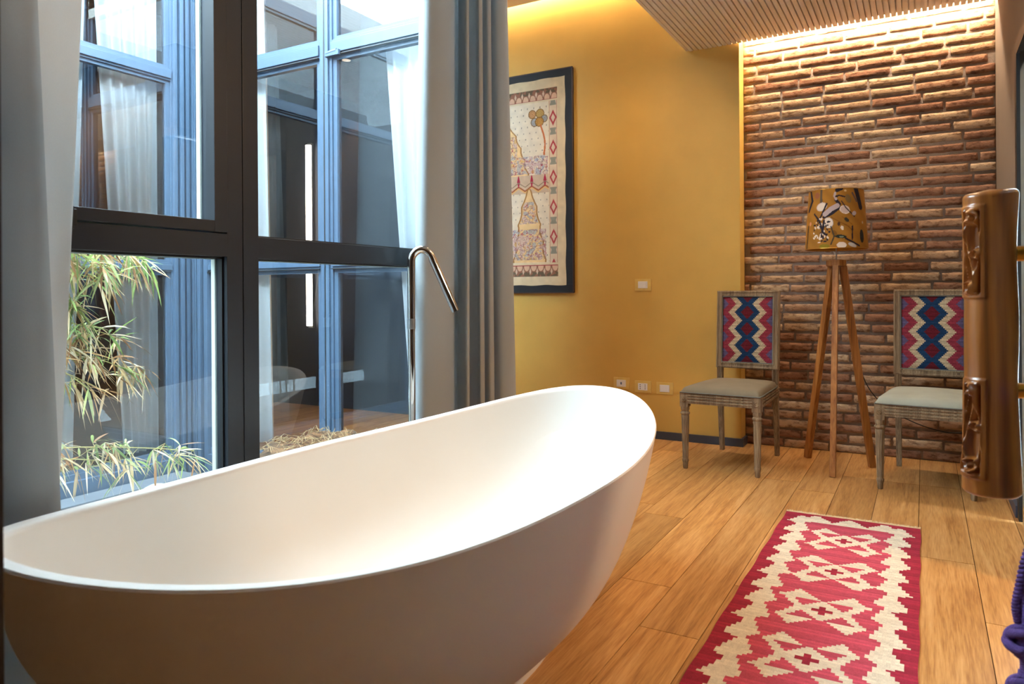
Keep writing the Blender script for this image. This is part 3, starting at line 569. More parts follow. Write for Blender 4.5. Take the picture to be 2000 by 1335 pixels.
# ------------------------------------------------------------------ chairs
def kilim(W_, H_):
    C_ = np.zeros((H_, W_, 3)); cream = (186, 168, 138); blue = (26, 56, 90); red = (136, 50, 64); dred = (96, 28, 38)
    for v in range(H_):
        d = abs(((v - 5) + 6) % 12 - 6)  # 0 at narrow rows
        hw = 4.5 + d
        for u in range(W_):
            x = abs(u + .5 - W_ / 2)
            if x < hw:
                dw = 6 - d; c = dred if x < 5.2 - dw * .95 and dw < 5 else blue
            elif x < hw + 4.6: c = cream
            else:
                c = red
                if x > W_ / 2 - 2.2 - (3 - d if d < 3 else 0) and d < 4: c = (92, 84, 118)
            C_[v, u] = np.array(c) * (1 + RNG.uniform(-.06, .06)) * (1 + .07 * math.sin(v * 2.3))
    return C_
def make_chair(label, seatm):
    t = empty('dining_chair'); tag(t, label, 'chair', 'square backed kilim chairs in the brick alcove')
    fz, rz_ = -.275, .285; fx, rx = .200, .168
    # front legs: corner block with rosette, turned and fluted shaft
    for sx in (-1, 1):
        m = MB(); m.box((sx * fx - .024, fz - .024, .352), (sx * fx + .024, fz + .024, .432), bev=.003)
        prof = [(.010, 0), (.013, .004), (.0145, .03), (.0185, .045), (.0190, .052), (.0155, .058), (.0165, .064)]
        prof += [(.0165 + (.0225 - .0165) * i / 8, .064 + (.300 - .064) * i / 8) for i in range(1, 9)]
        prof += [(.0200, .304), (.0265, .312), (.0265, .318), (.0195, .325), (.0235, .336), (.0240, .346), (.0220, .354)]
        m.lathe(prof, (sx * fx, fz), 36, flute=.13, fl_n=9, frange=(.07, .299))
        m.build('leg', M_CHAIRW, t, auto=45)
        r = MB(); r.v = []
        for k in range(8):
            a = 2 * PI * k / 8; cxx = sx * fx + .010 * math.cos(a); czz = .392 + .010 * math.sin(a)
            r.tube([(cxx, fz - .0245, czz), (cxx, fz - .0285, czz)], [.0052, .0025], 8)
        r.tube([(sx * fx, fz - .0245, .392), (sx * fx, fz - .030, .392)], [.005, .003], 8)
        for a, b_, c_, d in ((-.019, .019, .373, .376), (-.019, .019, .408, .411), (-.019, -.016, .373, .411), (.016, .019, .373, .411)): r.box((sx * fx + a, fz - .0262, c_), (sx * fx + b_, fz - .0235, d))
        r.build('rosette', M_CHAIRW, t, auto=40)
    # rear legs run up to the back
    for sx in (-1, 1):
        m = MB(); m.obox((sx * rx, rz_ + .035, 0), (sx * rx, rz_, .36), .026, .028, taper=1.25); m.obox((sx * rx, rz_, .36), (sx * rx, rz_ + .003, .545), .034, .034)
        for k in (-1, 0, 1): m.obox((sx * rx + k * .009, rz_ - .019, .45), (sx * rx + k * .009, rz_ - .017, .53), .004, .006)
        m.build('leg', M_CHAIRW, t, bevel=.002)
    # seat rails with reeded faces
    m = MB()
    def rail(p, q, h0, h1, th=.022):
        p = Vector(p); q = Vector(q); m.obox(p + Vector((0, 0, (h0 + h1) / 2)), q + Vector((0, 0, (h0 + h1) / 2)), th, h1 - h0)
        n = Vector((q.y - p.y, p.x - q.x, 0)).normalized()
        for k in range(3):
            zz = h0 + (h1 - h0) * (.24 + .27 * k); m.tube([p + n * th / 2 + Vector((0, 0, zz)), q + n * th / 2 + Vector((0, 0, zz))], .0055, 8)
    rail((fx - .02, fz - .008, 0), (-fx + .02, fz - .008, 0), .372, .432) if False else rail((-fx + .02, fz - .010, 0), (fx - .02, fz - .010, 0), .372, .432)
    rail((fx + .008, fz + .02, 0), (rx + .008, rz_, 0), .372, .432); rail((-rx - .008, rz_, 0), (-fx - .008, fz + .02, 0), .372, .432); rail((rx, rz_, 0), (-rx, rz_, 0), .372, .432)
    m.build('seat_rail', M_CHAIRW, t, auto=45)
    # cushion
    P = []; NU, NV = 26, 26
    for j in range(NV + 1):
        for i in range(NU + 1):
            u = -1 + 2 * i / NU; v = -1 + 2 * j / NV
            # square to rounded
            hw = (fx + .026) * (1 - (v + 1) / 2) + (rx + .022) * (v + 1) / 2
            U = math.copysign(abs(u) ** .8, u); V = math.copysign(abs(v) ** .8, v)
            x = U * hw; y = (fz - .028) + (V + 1) / 2 * (rz_ - .030 - (fz - .028))
            cr2 = (1 - abs(U) ** 10) * (1 - abs(V) ** 10); z_ = .434 + .034 * max(cr2, 0) ** .35 + .016 * (1 - U * U) * (1 - V * V)
            P.append((x * (1 - .03 * abs(V) ** 8), y, z_))
    m = MB(); fs = [(j * (NU + 1) + i, j * (NU + 1) + i + 1, (j + 1) * (NU + 1) + i + 1, (j + 1) * (NU + 1) + i) for j in range(NV) for i in range(NU)]
    m.add(P, fs); bd = [j for j in range(NU + 1)] + [(j + 1) * (NU + 1) - 1 for j in range(1, NV + 1)] + [NV * (NU + 1) + i for i in range(NU - 1, -1, -1)] + [j * (NU + 1) for j in range(NV - 1, 0, -1)]
    o = len(m.v); m.v += [(m.v[i][0], m.v[i][1], .430) for i in bd]; nb = len(bd)
    for k in range(nb): m.f.append((bd[k], o + k, o + (k + 1) % nb, bd[(k + 1) % nb])); m.m.append(0)
    m.f.append(tuple(o + k for k in range(nb))); m.m.append(0); so_ = m.build('seat', seatm, t, auto=70)
    m = MB(); pts = [Vector((m_[0], m_[1], .434)) for m_ in [P[i] for i in bd]]; m.tube(pts + [pts[0]], .0035, 6, cap=False); m.build('piping', M_PIPE, so_, smooth=True)
    # back frame
    bk = empty('backrest'); bk.parent = t; bk.location = (0, rz_, .525); bk.rotation_euler = (math.radians(-4.2), 0, 0)
    W2, Hh = .190, .482; m = MB()
    def frame_bar(x0, x1, z0, z1): m.box((x0, -.016, z0), (x1, .018, z1), bev=.003)
    frame_bar(-W2, -W2 + .036, 0, Hh); frame_bar(W2 - .036, W2, 0, Hh); frame_bar(-W2 + .036, W2 - .036, 0, .036); frame_bar(-W2 + .036, W2 - .036, Hh - .036, Hh)
    for a, b_, c_, d in ((-W2 + .004, W2 - .004, .005, .012), (-W2 + .004, W2 - .004, Hh - .012, Hh - .005), (-W2 + .004, -W2 + .011, .005, Hh - .005), (W2 - .011, W2 - .004, .005, Hh - .005)): m.box((a, -.0205, c_), (b_, -.014, d), bev=.002)
    for a, b_, c_, d in ((-W2 + .027, W2 - .027, .027, .034), (-W2 + .027, W2 - .027, Hh - .034, Hh - .027), (-W2 + .027, -W2 + .034, .027, Hh - .027), (W2 - .034, W2 - .027, .027, Hh - .027)): m.box((a, -.0205, c_), (b_, -.014, d), bev=.002)
    m.build('back_frame', M_CHAIRW, bk)
    nW, nH = 40, 48; C_ = kilim(nW, nH); P = np.zeros((nH + 1, nW + 1, 3))
    for j in range(nH + 1):
        for i in range(nW + 1):
            u = i / nW; v = j / nH; bul = (1 - (2 * u - 1) ** 6) * (1 - (2 * v - 1) ** 6)
            P[j, i] = (-W2 + .036 + u * (2 * W2 - .072), -.006 - .012 * bul, Hh - .036 - v * (Hh - .072))
    grid_mesh('upholstery', P, C_, M_KIL, bk, smooth=True)
    m = MB(); q = [(-W2 + .036, 0, .036), (W2 - .036, 0, .036), (W2 - .036, 0, Hh - .036), (-W2 + .036, 0, Hh - .036)]
    for a, b_ in zip(q, q[1:] + q[:1]): m.tube([(a[0], -.015, a[2]), (b_[0], -.015, b_[2])], .004, 8)
    m.box((-W2 + .03, .004, .03), (W2 - .03, .012, Hh - .03)); m.build('piping', M_PIPE, bk, smooth=False)
    return t
c1 = make_chair('carved wooden chair with kilim back in front of the ochre wall corner', M_SEAT)
c1.location = (-.968, 4.330, 0); c1.rotation_euler = (0, 0, math.radians(-3.2)); c1.scale = (1.0, 1.0, 1)
def copy_tree(o, parent=None):
    c = o.copy(); COL.objects.link(c)
    if parent: c.parent = parent
    for ch_ in list(o.children): copy_tree(ch_, c)
    return c
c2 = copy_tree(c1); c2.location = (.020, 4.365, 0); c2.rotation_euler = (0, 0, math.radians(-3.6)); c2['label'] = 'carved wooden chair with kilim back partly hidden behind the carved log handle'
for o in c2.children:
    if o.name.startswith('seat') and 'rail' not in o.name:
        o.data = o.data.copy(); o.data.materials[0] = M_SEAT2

# ------------------------------------------------------------------ floor lamp
LX, LY = -.432, 4.50
lamp = empty('floor_lamp', (LX, LY, 0)); tag(lamp, 'tripod floor lamp with mustard crane print shade between the two chairs', 'lamp')
nU, nV = 360, 120; r0, r1, zb_, zt_ = .166, .143, 1.237, 1.568
th0 = math.radians(-90 + 5.5)     # direction facing the camera side
U = np.linspace(0, 2 * PI, nU + 1); V = np.linspace(0, 1, nV + 1); UU, VV = np.meshgrid(U, V)
# surface coordinates: s = arc angle from the facing line (+ to viewer's right), v = height 0..1
S = ((UU - PI))        # -pi..pi
C_ = np.zeros(UU.shape + (3,)); C_[:] = (156, 108, 40); nz1 = np.sin(S * 7 + VV * 9) * np.sin(VV * 15 + S * 4); C_ *= (1 + .07 * nz1)[..., None]
def blob(cx_, cy_, rx_, ry_, col, ang=0, edge=None, per=True):
    X = (np.sin(S) if False else S) - cx_; Y = (VV - cy_) * 2.05; ca, sa = math.cos(ang), math.sin(ang)
    d = ((X * ca + Y * sa) / rx_) ** 2 + ((-X * sa + Y * ca) / ry_) ** 2; m = d < 1; C_[m] = col; 
    if edge: C_[(d >= .72) & (d < 1)] = edge
def path(pts, wd, col):
    for (xa_, ya_), (xb_, yb2) in zip(pts[:-1], pts[1:]):
        dx, dy = xb_ - xa_, (yb2 - ya_) * 2.05; L2 = dx * dx + dy * dy; X = S - xa_; Y = (VV - ya_) * 2.05; t = np.clip((X * dx + Y * dy) / L2, 0, 1); d = np.hypot(X - t * dx, Y - t * dy); C_[d < wd] = col
# zoom picture x 215..1030 -> angle; v from 165 (top) to 905
def ax(px): return math.asin(max(-.98, min(.98, (px - 625) / 395.0)))
def vy(py): return 1 - (py - 165) / 740.0
NAVY = (38, 34, 46); WHT = (222, 206, 190); LAV = (178, 160, 160)
def B(px, py, rx_, ry_, col, ang=0, edge=None): blob(ax(px), vy(py), rx_ / 395, ry_ / 395, col, ang, edge)
def Pth(pts, wd, col): path([(ax(a), vy(b_)) for a, b_ in pts], wd / 395, col)
rs = random.Random(3)
Pth([(420, 165), (425, 330)], 18, (92, 78, 62)); Pth([(270, 165), (300, 300), (260, 420)], 24, NAVY); B(365, 240, 45, 45, (150, 92, 60))
B(430, 385, 82, 58, WHT, .2, (200, 180, 168)); Pth([(500, 350), (440, 480), (400, 560)], 12, NAVY)
B(740, 435, 72, 55, (196, 172, 166), -.35, (222, 206, 190)); B(525, 590, 62, 74, WHT, .3, (206, 196, 190)); B(540, 578, 12, 12, NAVY)
Pth([(470, 515), (560, 480), (650, 420), (668, 365), (625, 310)], 22, NAVY); Pth([(480, 480), (560, 420), (640, 385)], 34, LAV); Pth([(625, 300), (605, 260), (615, 225)], 16, LAV); B(635, 268, 22, 14, NAVY)
Pth([(660, 255), (740, 275)], 10, NAVY); Pth([(640, 190), (700, 170)], 28, NAVY); Pth([(560, 520), (660, 580), (780, 640), (830, 700)], 5, (120, 76, 26)); Pth([(700, 520), (830, 620)], 6, (140, 92, 30))
for k in range(60):
    a = rs.uniform(0, 2 * PI); q = rs.uniform(0, 1) ** .5; B(440 + 112 * q * math.cos(a), 690 + 165 * q * math.sin(a), rs.uniform(11, 24), rs.uniform(8, 14), WHT if rs.random() < .62 else NAVY, rs.uniform(0, 3))
Pth([(340, 470), (410, 560), (450, 680)], 13, NAVY); Pth([(470, 560), (450, 700), (500, 740)], 14, NAVY)
Pth([(900, 170), (930, 300), (950, 400)], 40, NAVY); Pth([(850, 230), (900, 330)], 14, (90, 74, 70)); B(290, 585, 22, 28, (206, 140, 110)); B(660, 610, 18, 26, (74, 50, 40))
B(680, 765, 75, 24, (40, 48, 44), -.1); B(690, 768, 28, 12, (120, 128, 110)); B(690, 870, 60, 42, WHT); B(820, 870, 60, 26, (190, 180, 172), -.4); Pth([(740, 790), (900, 880)], 12, NAVY); Pth([(830, 640), (820, 800)], 9, NAVY)
B(940, 760, 40, 90, (44, 42, 40)); B(790, 300, 40, 60, (120, 96, 60), .4); Pth([(700, 330), (760, 420), (860, 520)], 7, NAVY); B(860, 480, 34, 28, LAV, .5); B(600, 720, 30, 44, (124, 84, 30), .6); Pth([(560, 640), (600, 760), (560, 860)], 9, (70, 62, 48)); B(760, 560, 24, 38, (60, 58, 50), .8); B(700, 660, 20, 30, WHT, .3); B(960, 590, 16, 20, (180, 160, 120)); B(480, 880, 70, 30, (130, 112, 30)); Pth([(265, 620), (260, 880)], 22, (88, 60, 30)); B(755, 200, 18, 14, (200, 170, 120))
for k in range(46):   # back of the shade repeats the print loosely
    a = rs.choice([rs.uniform(-PI, -1.7), rs.uniform(1.7, PI)]); blob(a, rs.uniform(.08, .92), rs.uniform(.05, .16), rs.uniform(.04, .12), rs.choice([NAVY, WHT, LAV, (120, 84, 30)]), rs.uniform(0, 3))
R = r0 + (r1 - r0) * VV; ang = th0 + S + math.radians(0)
P = np.stack([R * np.cos(ang), R * np.sin(ang), zb_ + (zt_ - zb_) * VV], -1)
sh = grid_mesh('lamp_shade', P, C_, M_SHADE, lamp, smooth=True); md = sh.modifiers.new('s', 'SOLIDIFY'); md.thickness = .002; md.offset = 1
m = MB(); 
MB().tube([(r0 * math.cos(a) * .997, r0 * math.sin(a) * .997, zb_ + .001) for a in np.linspace(0, 2 * PI, 49)], .0018, 6, cap=False).build('shade_ring', M_BRASS, sh)
for z_, r_ in ((zt_ - .001, r1),): m.tube([(r_ * math.cos(a) * .997, r_ * math.sin(a) * .997, z_) for a in np.linspace(0, 2 * PI, 49)], .0018, 6, cap=False)
for k in range(3): a = k * 2 * PI / 3; m.tube([(0, 0, zt_ - .03), (r1 * math.cos(a) * .99, r1 * math.sin(a) * .99, zt_ - .004)], .0016, 6)
m.build('shade_carrier', M_BRASS, sh)
MB().lathe([(.003, 1.175), (.003, 1.30)], n=10).build('stem', M_STEEL, lamp); MB().lathe([(.016, 1.28), (.018, 1.29), (.018, 1.34), (.014, 1.35)], n=16).build('socket', M_BLACK, lamp, auto=40)
MB().lathe([(.005, 1.35), (.014, 1.36), (.029, 1.39), (.031, 1.41), (.024, 1.435), (.004, 1.448)], n=20).build('bulb', M_SWW, lamp, smooth=True); MB().lathe([(.003, 1.448), (.003, 1.54)], n=8).build('stem', M_STEEL, lamp)
m = MB(); vs = []
for z_, r_ in ((1.142, .054), (1.145, .056), (1.174, .056), (1.177, .054)):
    for i in range(8): a = 2 * PI * (i + .5) / 8; vs.append((r_ * math.cos(a), r_ * math.sin(a), z_))
m.add(vs, [(j * 8 + i, j * 8 + (i + 1) % 8, (j + 1) * 8 + (i + 1) % 8, (j + 1) * 8 + i) for j in range(3) for i in range(8)] + [tuple(range(8))[::-1], tuple(range(24, 32))]); m.build('hub', M_LEGW, lamp)
for fx_, fy_ in ((-.183, .172), (.000, -.256), (.172, .086)):
    d2 = Vector((fx_, fy_, 0)).normalized(); m = MB(); m.obox((fx_, fy_, 0), (d2.x * .036, d2.y * .036, 1.142), .036, .030, upv=(-d2.y, d2.x, 0)); m.build('leg', M_LEGW, lamp, bevel=.0015)
# its cord
cpts = [(.02, .02, 1.14), (.03, .05, 1.0), (.05, .09, .80), (.085, .13, .62), (.10, .14, .585), (.14, .17, .46), (.20, .24, .36), (.30, .33, .27), (.45, .38, .20), (.60, .395, .18), (.70, .40, .24), (.80, .405, .34), (.82, .405, .40)]
cb = MB(); cb.tube([tuple(q) for q in catmull(cpts, 6)], .003, 8); cb.build('cord', M_BLACK, lamp, smooth=True)
MB().obox((.092, .130, .565), (.112, .142, .49), .022, .018).build('cord_switch', M_BLACK, lamp, bevel=.003)

# ------------------------------------------------------------------ framed textile
pic = empty('framed_textile', (-2.697, YY, 1.816)); tag(pic, 'tall printed cotton hanging in a blue black frame on the ochre wall', 'picture')
PW, PH = .50, .815; m = MB()
for a, b_, c_, d in ((-PW, PW, -PH, -PH + .062), (-PW, PW, PH - .062, PH), (-PW, -PW + .062, -PH + .062, PH - .062), (PW - .062, PW, -PH + .062, PH - .062)): m.box((a, -.036, c_), (b_, -.008, d), bev=.002)
m.build('frame', M_FRAME, pic)
m = MB()
for a, b_, c_, d in ((-PW - .003, PW + .003, -PH - .003, -PH + .004), (-PW - .003, PW + .003, PH - .004, PH + .003), (-PW - .003, -PW + .004, -PH, PH), (PW - .004, PW + .003, -PH, PH)): m.box((a, -.0375, c_), (b_, -.03, d), 0)
m.box((-PW + .02, -.012, -PH + .02), (PW - .02, 0, PH - .02), 0); m.build('frame_edge', M_FEDGE, pic)
nW, nH = 300, 480; cw, chh = 2 * (PW - .056), 2 * (PH - .056)
S_ = (1 - np.linspace(0, 1, nW))[None, :] * cw + np.zeros((nH, 1)); T_ = (1 - np.linspace(0, 1, nH))[:, None] * chh + np.zeros((1, nW))   # s from right edge, t from top
A = np.zeros((nH, nW, 3)); A[:] = (232, 214, 178)
rn = RNG.normal(0, 1, (nH, nW)); 
def smooth_noise(f):
    g = RNG.normal(0, 1, (int(nH / f) + 3, int(nW / f) + 3)); yi = np.linspace(0, g.shape[0] - 2.01, nH); xi = np.linspace(0, g.shape[1] - 2.01, nW); y0i = yi.astype(int); x0i = xi.astype(int); fy = (yi - y0i)[:, None]; fx2 = (xi - x0i)[None]
    return (g[y0i][:, x0i] * (1 - fx2) + g[y0i][:, x0i + 1] * fx2) * (1 - fy) + (g[y0i + 1][:, x0i] * (1 - fx2) + g[y0i + 1][:, x0i + 1] * fx2) * fy
n3, n5, n9, n4 = smooth_noise(3), smooth_noise(5), smooth_noise(9), smooth_noise(4)
inner = (S_ > .135) & (S_ < cw - .135) & (T_ > .165) & (T_ < chh - .165)
A[inner] = (238, 224, 200)
def put(mask, col, a=1.0): A[mask] = A[mask] * (1 - a) + np.array(col) * a
# dashes on the ground
dash = inner & ((np.sin(S_ * 120 + np.floor(T_ * 22) * 2.1) > .93) & (np.abs((T_ * 22) % 1 - .5) < .11)); put(dash, (150, 140, 130))
# zigzag band, mid height
zz = (T_ - .78) - .035 * np.abs(((S_ * 9) % 1) - .5) * 2
put(inner & (T_ > .70) & (T_ < .835), (212, 186, 160)); put(inner & (np.abs(zz) < .006), (170, 96, 60)); put(inner & (np.abs(zz - .012) < .005), (236, 190, 120)); put(inner & (T_ > .70) & (T_ < .79) & (np.abs(((S_ * 9) % 1) - .5) < .12 - np.abs(T_ - .742) * 2.2), (176, 50, 76))
put(inner & (np.abs(zz + .03) < .004), (150, 130, 110))
def arch(sc_, t0, t1, w_, col=(242, 208, 152)):
    tt = np.clip((T_ - t0) / (t1 - t0), 0, 1); prof = w_ * np.clip(tt, 0, 1) ** .55; sc2 = .014 * np.abs(np.sin(tt * 13)); d = np.abs(S_ - sc_) - (prof - sc2)
    m_ = inner & (T_ > t0) & (T_ < t1); put(m_ & (d < 0), col); put(m_ & (np.abs(d) < .006), (176, 128, 74)); return m_ & (d < -.01)
a1 = arch(.50, .30, .70, .20); a2 = arch(.30, .80, chh - .17, .14)
def figures(mask, box_, dens=.2):
    s0_, s1_, t0_, t1_ = box_; m_ = mask & (S_ > s0_) & (S_ < s1_) & (T_ > t0_) & (T_ < t1_)
    put(m_ & (n9 > .1), (214, 186, 184), .7); put(m_ & (n9 < -.6), (186, 190, 202), .7); put(m_ & (n9 > 1.0), (224, 180, 96), .7); put(m_ & (np.abs(n5) < .16), (150, 92, 92), .6); put(m_ & (np.abs(n4 - .3) < .12), (110, 100, 112), .5); put(m_ & (n3 > 1.1), (176, 60, 82), .6)
figures(a1, (.40, .60, .40, .56)); figures(inner, (.17, .66, .56, .69)); figures(a2, (.22, .40, .90, 1.06)); figures(inner, (.16, .44, 1.10, chh - .19)); figures(inner, (.44, .62, 1.26, chh - .17))
figures(inner, (.14, .25, .57, .70))
# fan topped tree near the right
for (sx_, tx_, r_, cl_) in ((.205, .25, .033, (196, 160, 86)), (.27, .25, .030, (206, 150, 96)), (.17, .29, .026, (160, 176, 190)), (.25, .31, .03, (168, 178, 188)), (.21, .31, .034, (206, 150, 70))):
    d = np.hypot(S_ - sx_, T_ - tx_); put(inner & (d < r_), cl_, .85); put(inner & (np.abs(d - r_) < .003), (140, 110, 70)); put(inner & (d < r_) & (np.sin(np.arctan2(S_ - sx_, T_ - tx_) * 12) > .6), (130, 90, 50), .6)
tr_ = .20 - .035 * np.sin(np.clip((T_ - .34) / .2, 0, 1) * PI * .7); put(inner & (T_ > .33) & (T_ < .56) & (np.abs(S_ - tr_) < .007), (206, 120, 74))
for (sx_, tx_) in ((.50, 1.10), (.56, .98), (.60, 1.12), (.47, 1.2), (.62, 1.2)):
    for k in (-2, -1, 0, 1, 2):
        tt = (tx_ - T_); put(inner & (tt > 0) & (tt < .07) & (np.abs(S_ - sx_ - k * tt * .35) < .0035), (190, 60, 90), .9)
# borders
for (t0_, t1_, flip) in ((.07, .155, 1), (chh - .15, chh - .065, -1)):
    m_ = (T_ > t0_) & (T_ < t1_) & (S_ > .065) & (S_ < cw - .065); put(m_, (158, 112, 92)); q = (S_ * 17) % 1 - .5; tloc = (T_ - t0_) / (t1_ - t0_); tloc = tloc if flip > 0 else 1 - tloc
    put(m_ & (tloc > .5) & (np.hypot(q * .8, (tloc - .86) * .8) < .3), (228, 190, 160)); put(m_ & (tloc < .42) & (n4 > -.2), (96, 98, 80), .7); q2 = ((S_ * 17 + .5) % 1) - .5; put(m_ & (tloc > .2) & (np.abs(q2) < .16 * (1 - np.abs(tloc - .45) / .3)), (222, 196, 170)); put(m_ & (tloc > .94), (170, 70, 80))
for s0_ in (.068, cw - .128):
    m_ = (S_ > s0_) & (S_ < s0_ + .06) & (T_ > .165) & (T_ < chh - .165); put(m_, (230, 208, 180)); q = (T_ * 4.6) % 1; x_ = np.abs(S_ - s0_ - .03) / .03
    dm = x_ + np.abs(q - .35) / .27; put(m_ & (dm < 1), (186, 74, 80)); put(m_ & (dm < .55), (226, 206, 180)); put(m_ & (np.abs(q - .8) < .12) & (x_ < .9 - 3 * np.abs(np.abs(q - .8) - .1)), (134, 140, 128), .8); put(m_ & (x_ > .93), (188, 120, 110))
A = A * (1 + .035 * n9[..., None] * .6) ; A = np.clip(A * .97, 0, 255)
Px = (np.linspace(0, 1, nW)[None, :] - .5) * cw + np.zeros((nH, 1)); Pz = (np.linspace(0, 1, nH)[:, None] - .5) * chh + np.zeros((1, nW)); 
edge = np.minimum(np.minimum(S_, cw - S_), np.minimum(T_, chh - T_)); Px = Px + np.where(edge < .02, .0025 * np.sin(Pz * 24) * np.sign(Px), 0); Pz = Pz + np.where(edge < .02, .0025 * np.sin(Px * 28), 0)
Pn = np.stack([Px, -.0385 - .0012 * np.clip(n9, -1.5, 1.5) * .6, Pz], -1)[::1]
grid_mesh('canvas', Pn, A, M_ART, pic, smooth=True)
m = MB(); m.lathe([(.002, 0), (.004, .002), (.004, .01), (.002, .012)], (.0, 0), 8); m.v = [(v[0] + .15, -.01 + v[1], v[2] + PH) for v in m.v]; m.build('hook', M_STEEL, pic)

# ------------------------------------------------------------------ switches and sockets
def plate(x, z, kind, label):
    e = empty('wall_switch' if kind in (0, 3) else 'wall_socket', (x, YY, z)); w_, h_ = .0585, .0405
    m = MB(); m.box((-w_, -.009, -h_), (w_, 0, h_), bev=.002); m.build('cover_plate', M_PLATE, e)
    m = MB(); m.box((-.034, -.0125, -.024), (.034, -.008, .024), bev=.0015)
    o = m.build('insert', M_SWW, e)
    if kind == 0: MB().box((-.0225, -.0155, -.022), (.0225, -.012, .022), bev=.0015).build('button', M_SWW, o)
    if kind == 1: MB().box((-.005, -.0135, -.008), (.005, -.012, .009), bev=.0004).build('port', plain('blue port', (70, 100, 150), .4), o)
    if kind == 2:
        for sx in (-.018, .018):
            for sz in (-.013, 0, .013): MB().tube([(sx, -.0118, sz), (sx, -.0128, sz)], .0035, 10).build('socket_hole', M_SOCK, o)
    if kind == 3: MB().box((-.020, -.0135, -.021), (.020, -.012, .021), bev=.0006).build('button', M_SWW, o)
    g = 'wood framed plates on the ochre wall'
    return tag(e, label, 'switch' if kind in (0, 3) else 'socket', g)
plate(-1.684, 1.052, 0, 'wood framed light switch alone, high on the ochre wall')
plate(-1.846, .365, 1, 'wood framed plate with a blue port just above the tub rim')
plate(-1.689, .350, 2, 'wood framed power socket with two rows of holes, low on the ochre wall')
plate(-1.534, .347, 3, 'low blank white switch in a wood plate nearest the chairs')

# ------------------------------------------------------------------ rug
RX0, RX1, RY0, RY1 = -.547, -.017, 1.35, 3.475; cell = (RX1 - RX0) / 50; NR = int((RY1 - RY0) / cell)
C_ = np.zeros((NR, 50, 3)); CREAM = np.array((204, 194, 174.)); RED = np.array((176, 70, 88.)); DRED = np.array((142, 36, 56.))
for r in range(NR):
    y = RY1 - (r + .5) * cell; ab_ = .06 * math.sin(r * .9) + .05 * math.sin(r * 2.7 + 1)
    for i in range(50):
        x = i + .5 - 25; e = 25 - abs(x)
        ph = ((RY1 - y - .03) / .131) % 1; ph2 = ((RY1 - y - .005) / .131) % 1
        tri = ph / .8 if ph < .8 else (1 - ph) / .2; tri2 = ph2 / .8 if ph2 < .8 else (1 - ph2) / .2
        out_e = 6.6 - 4.2 * tri; in_e = 8.8 + 3.4 * tri2
        col = DRED if e < out_e else (CREAM if e < in_e else RED)
        # medallions
        for yc in (3.153, 2.796, 2.439, 2.0935, 1.745, 1.41):
            Y = (y - yc) / cell; Xm = abs(x + .0); 
            if abs(Y) > 15.5 or e < in_e: continue
            Ya = abs(Y); q = math.floor(Xm) + math.floor(Ya)
            if q <= 1 or (q == 2 and math.floor(Xm) in (0, 2)): col = DRED if math.floor(Ya) <= 2 else col
            elif q <= 6: col = CREAM
            if Ya < 8.4 and abs(Xm - (6.0 + Ya * .62)) < 1.5: col = CREAM
            if 7.2 <= Ya <= 13.3 and abs(Xm - 7.2) <= math.floor((13.6 - Ya)) * .92 + .4: col = CREAM
        # end band
        if r < 11:
            if r < 2: col = DRED
            else:
                t = abs(((x + 6.3) % 12.6) - 6.3); hgt = 9 - t * 1.25
                if 11 - r <= hgt + 1.5 and e > 6: col = CREAM
                elif e > in_e - 2 or r < 4: col = DRED
                if r == 10 and e > 6: col = CREAM
        C_[r, i] = col * (1 + ab_ * (1 if col is not CREAM else .35)) * (1 + RNG.uniform(-.035, .035))
sub = 1
P = np.zeros((NR + 1, 51, 3))
for j in range(NR + 1):
    for i in range(51):
        y = RY1 - j * cell; x = RX0 + i * cell
        P[j, i] = (x + .002 * math.sin(y * 19 + (i > 25)) , y + .004 * math.sin(x * 14) * (j == 0 or j == NR), .0052)
rug = empty('rug', ((RX0 + RX1) / 2, (RY0 + RY1) / 2, 0)); tag(rug, 'red and cream flatwoven runner with stepped diamonds on the oak floor', 'rug')
P[:, :, 0] -= (RX0 + RX1) / 2; P[:, :, 1] -= (RY0 + RY1) / 2
ru = grid_mesh('carpet', P, C_, M_RUG, rug); md = ru.modifiers.new('s', 'SOLIDIFY'); md.thickness = .0045; md.offset = -1
fm = MB(); W2 = (RX1 - RX0) / 2; H2 = (RY1 - RY0) / 2
for sgn in (1, -1):
    for k in range(150):
        x = -W2 + (k + .5) * 2 * W2 / 150; l = random.uniform(.020, .038); fm.tube([(x, sgn * (H2 - .004), .004), (x + random.uniform(-.003, .003), sgn * (H2 + l * .6), .0045), (x + random.uniform(-.006, .006), sgn * (H2 + l), .002)], [.003, .0026, .0010], 5)
tag(fm.build('fringe', M_FRINGE, rug), kind='stuff')

# ------------------------------------------------------------------ carved log handle on the glass door
HX, HY, HZ0, HZ1 = .1205, 1.800, .5795, 1.2035
dh = empty('door_handle', (HX, HY, HZ0)); tag(dh, 'thick carved wooden log used as a pull handle of the glass door', 'handle')
na, nz = 200, 300; HH = HZ1 - HZ0; P = np.zeros((nz + 1, na + 1, 3))
view = math.atan2(-HY, -HX); TH = np.linspace(0, 2 * PI, na + 1); Z = np.linspace(0, 1, nz + 1)
tg, zg = np.meshgrid(TH, Z)
rbase = .0465 + .0045 * np.clip((zg - .72) / .28, 0, 1) ** 1.3 + .007 * np.clip((.38 - zg) / .38, 0, 1) ** .9 - .0015 * np.sin(zg * 9)
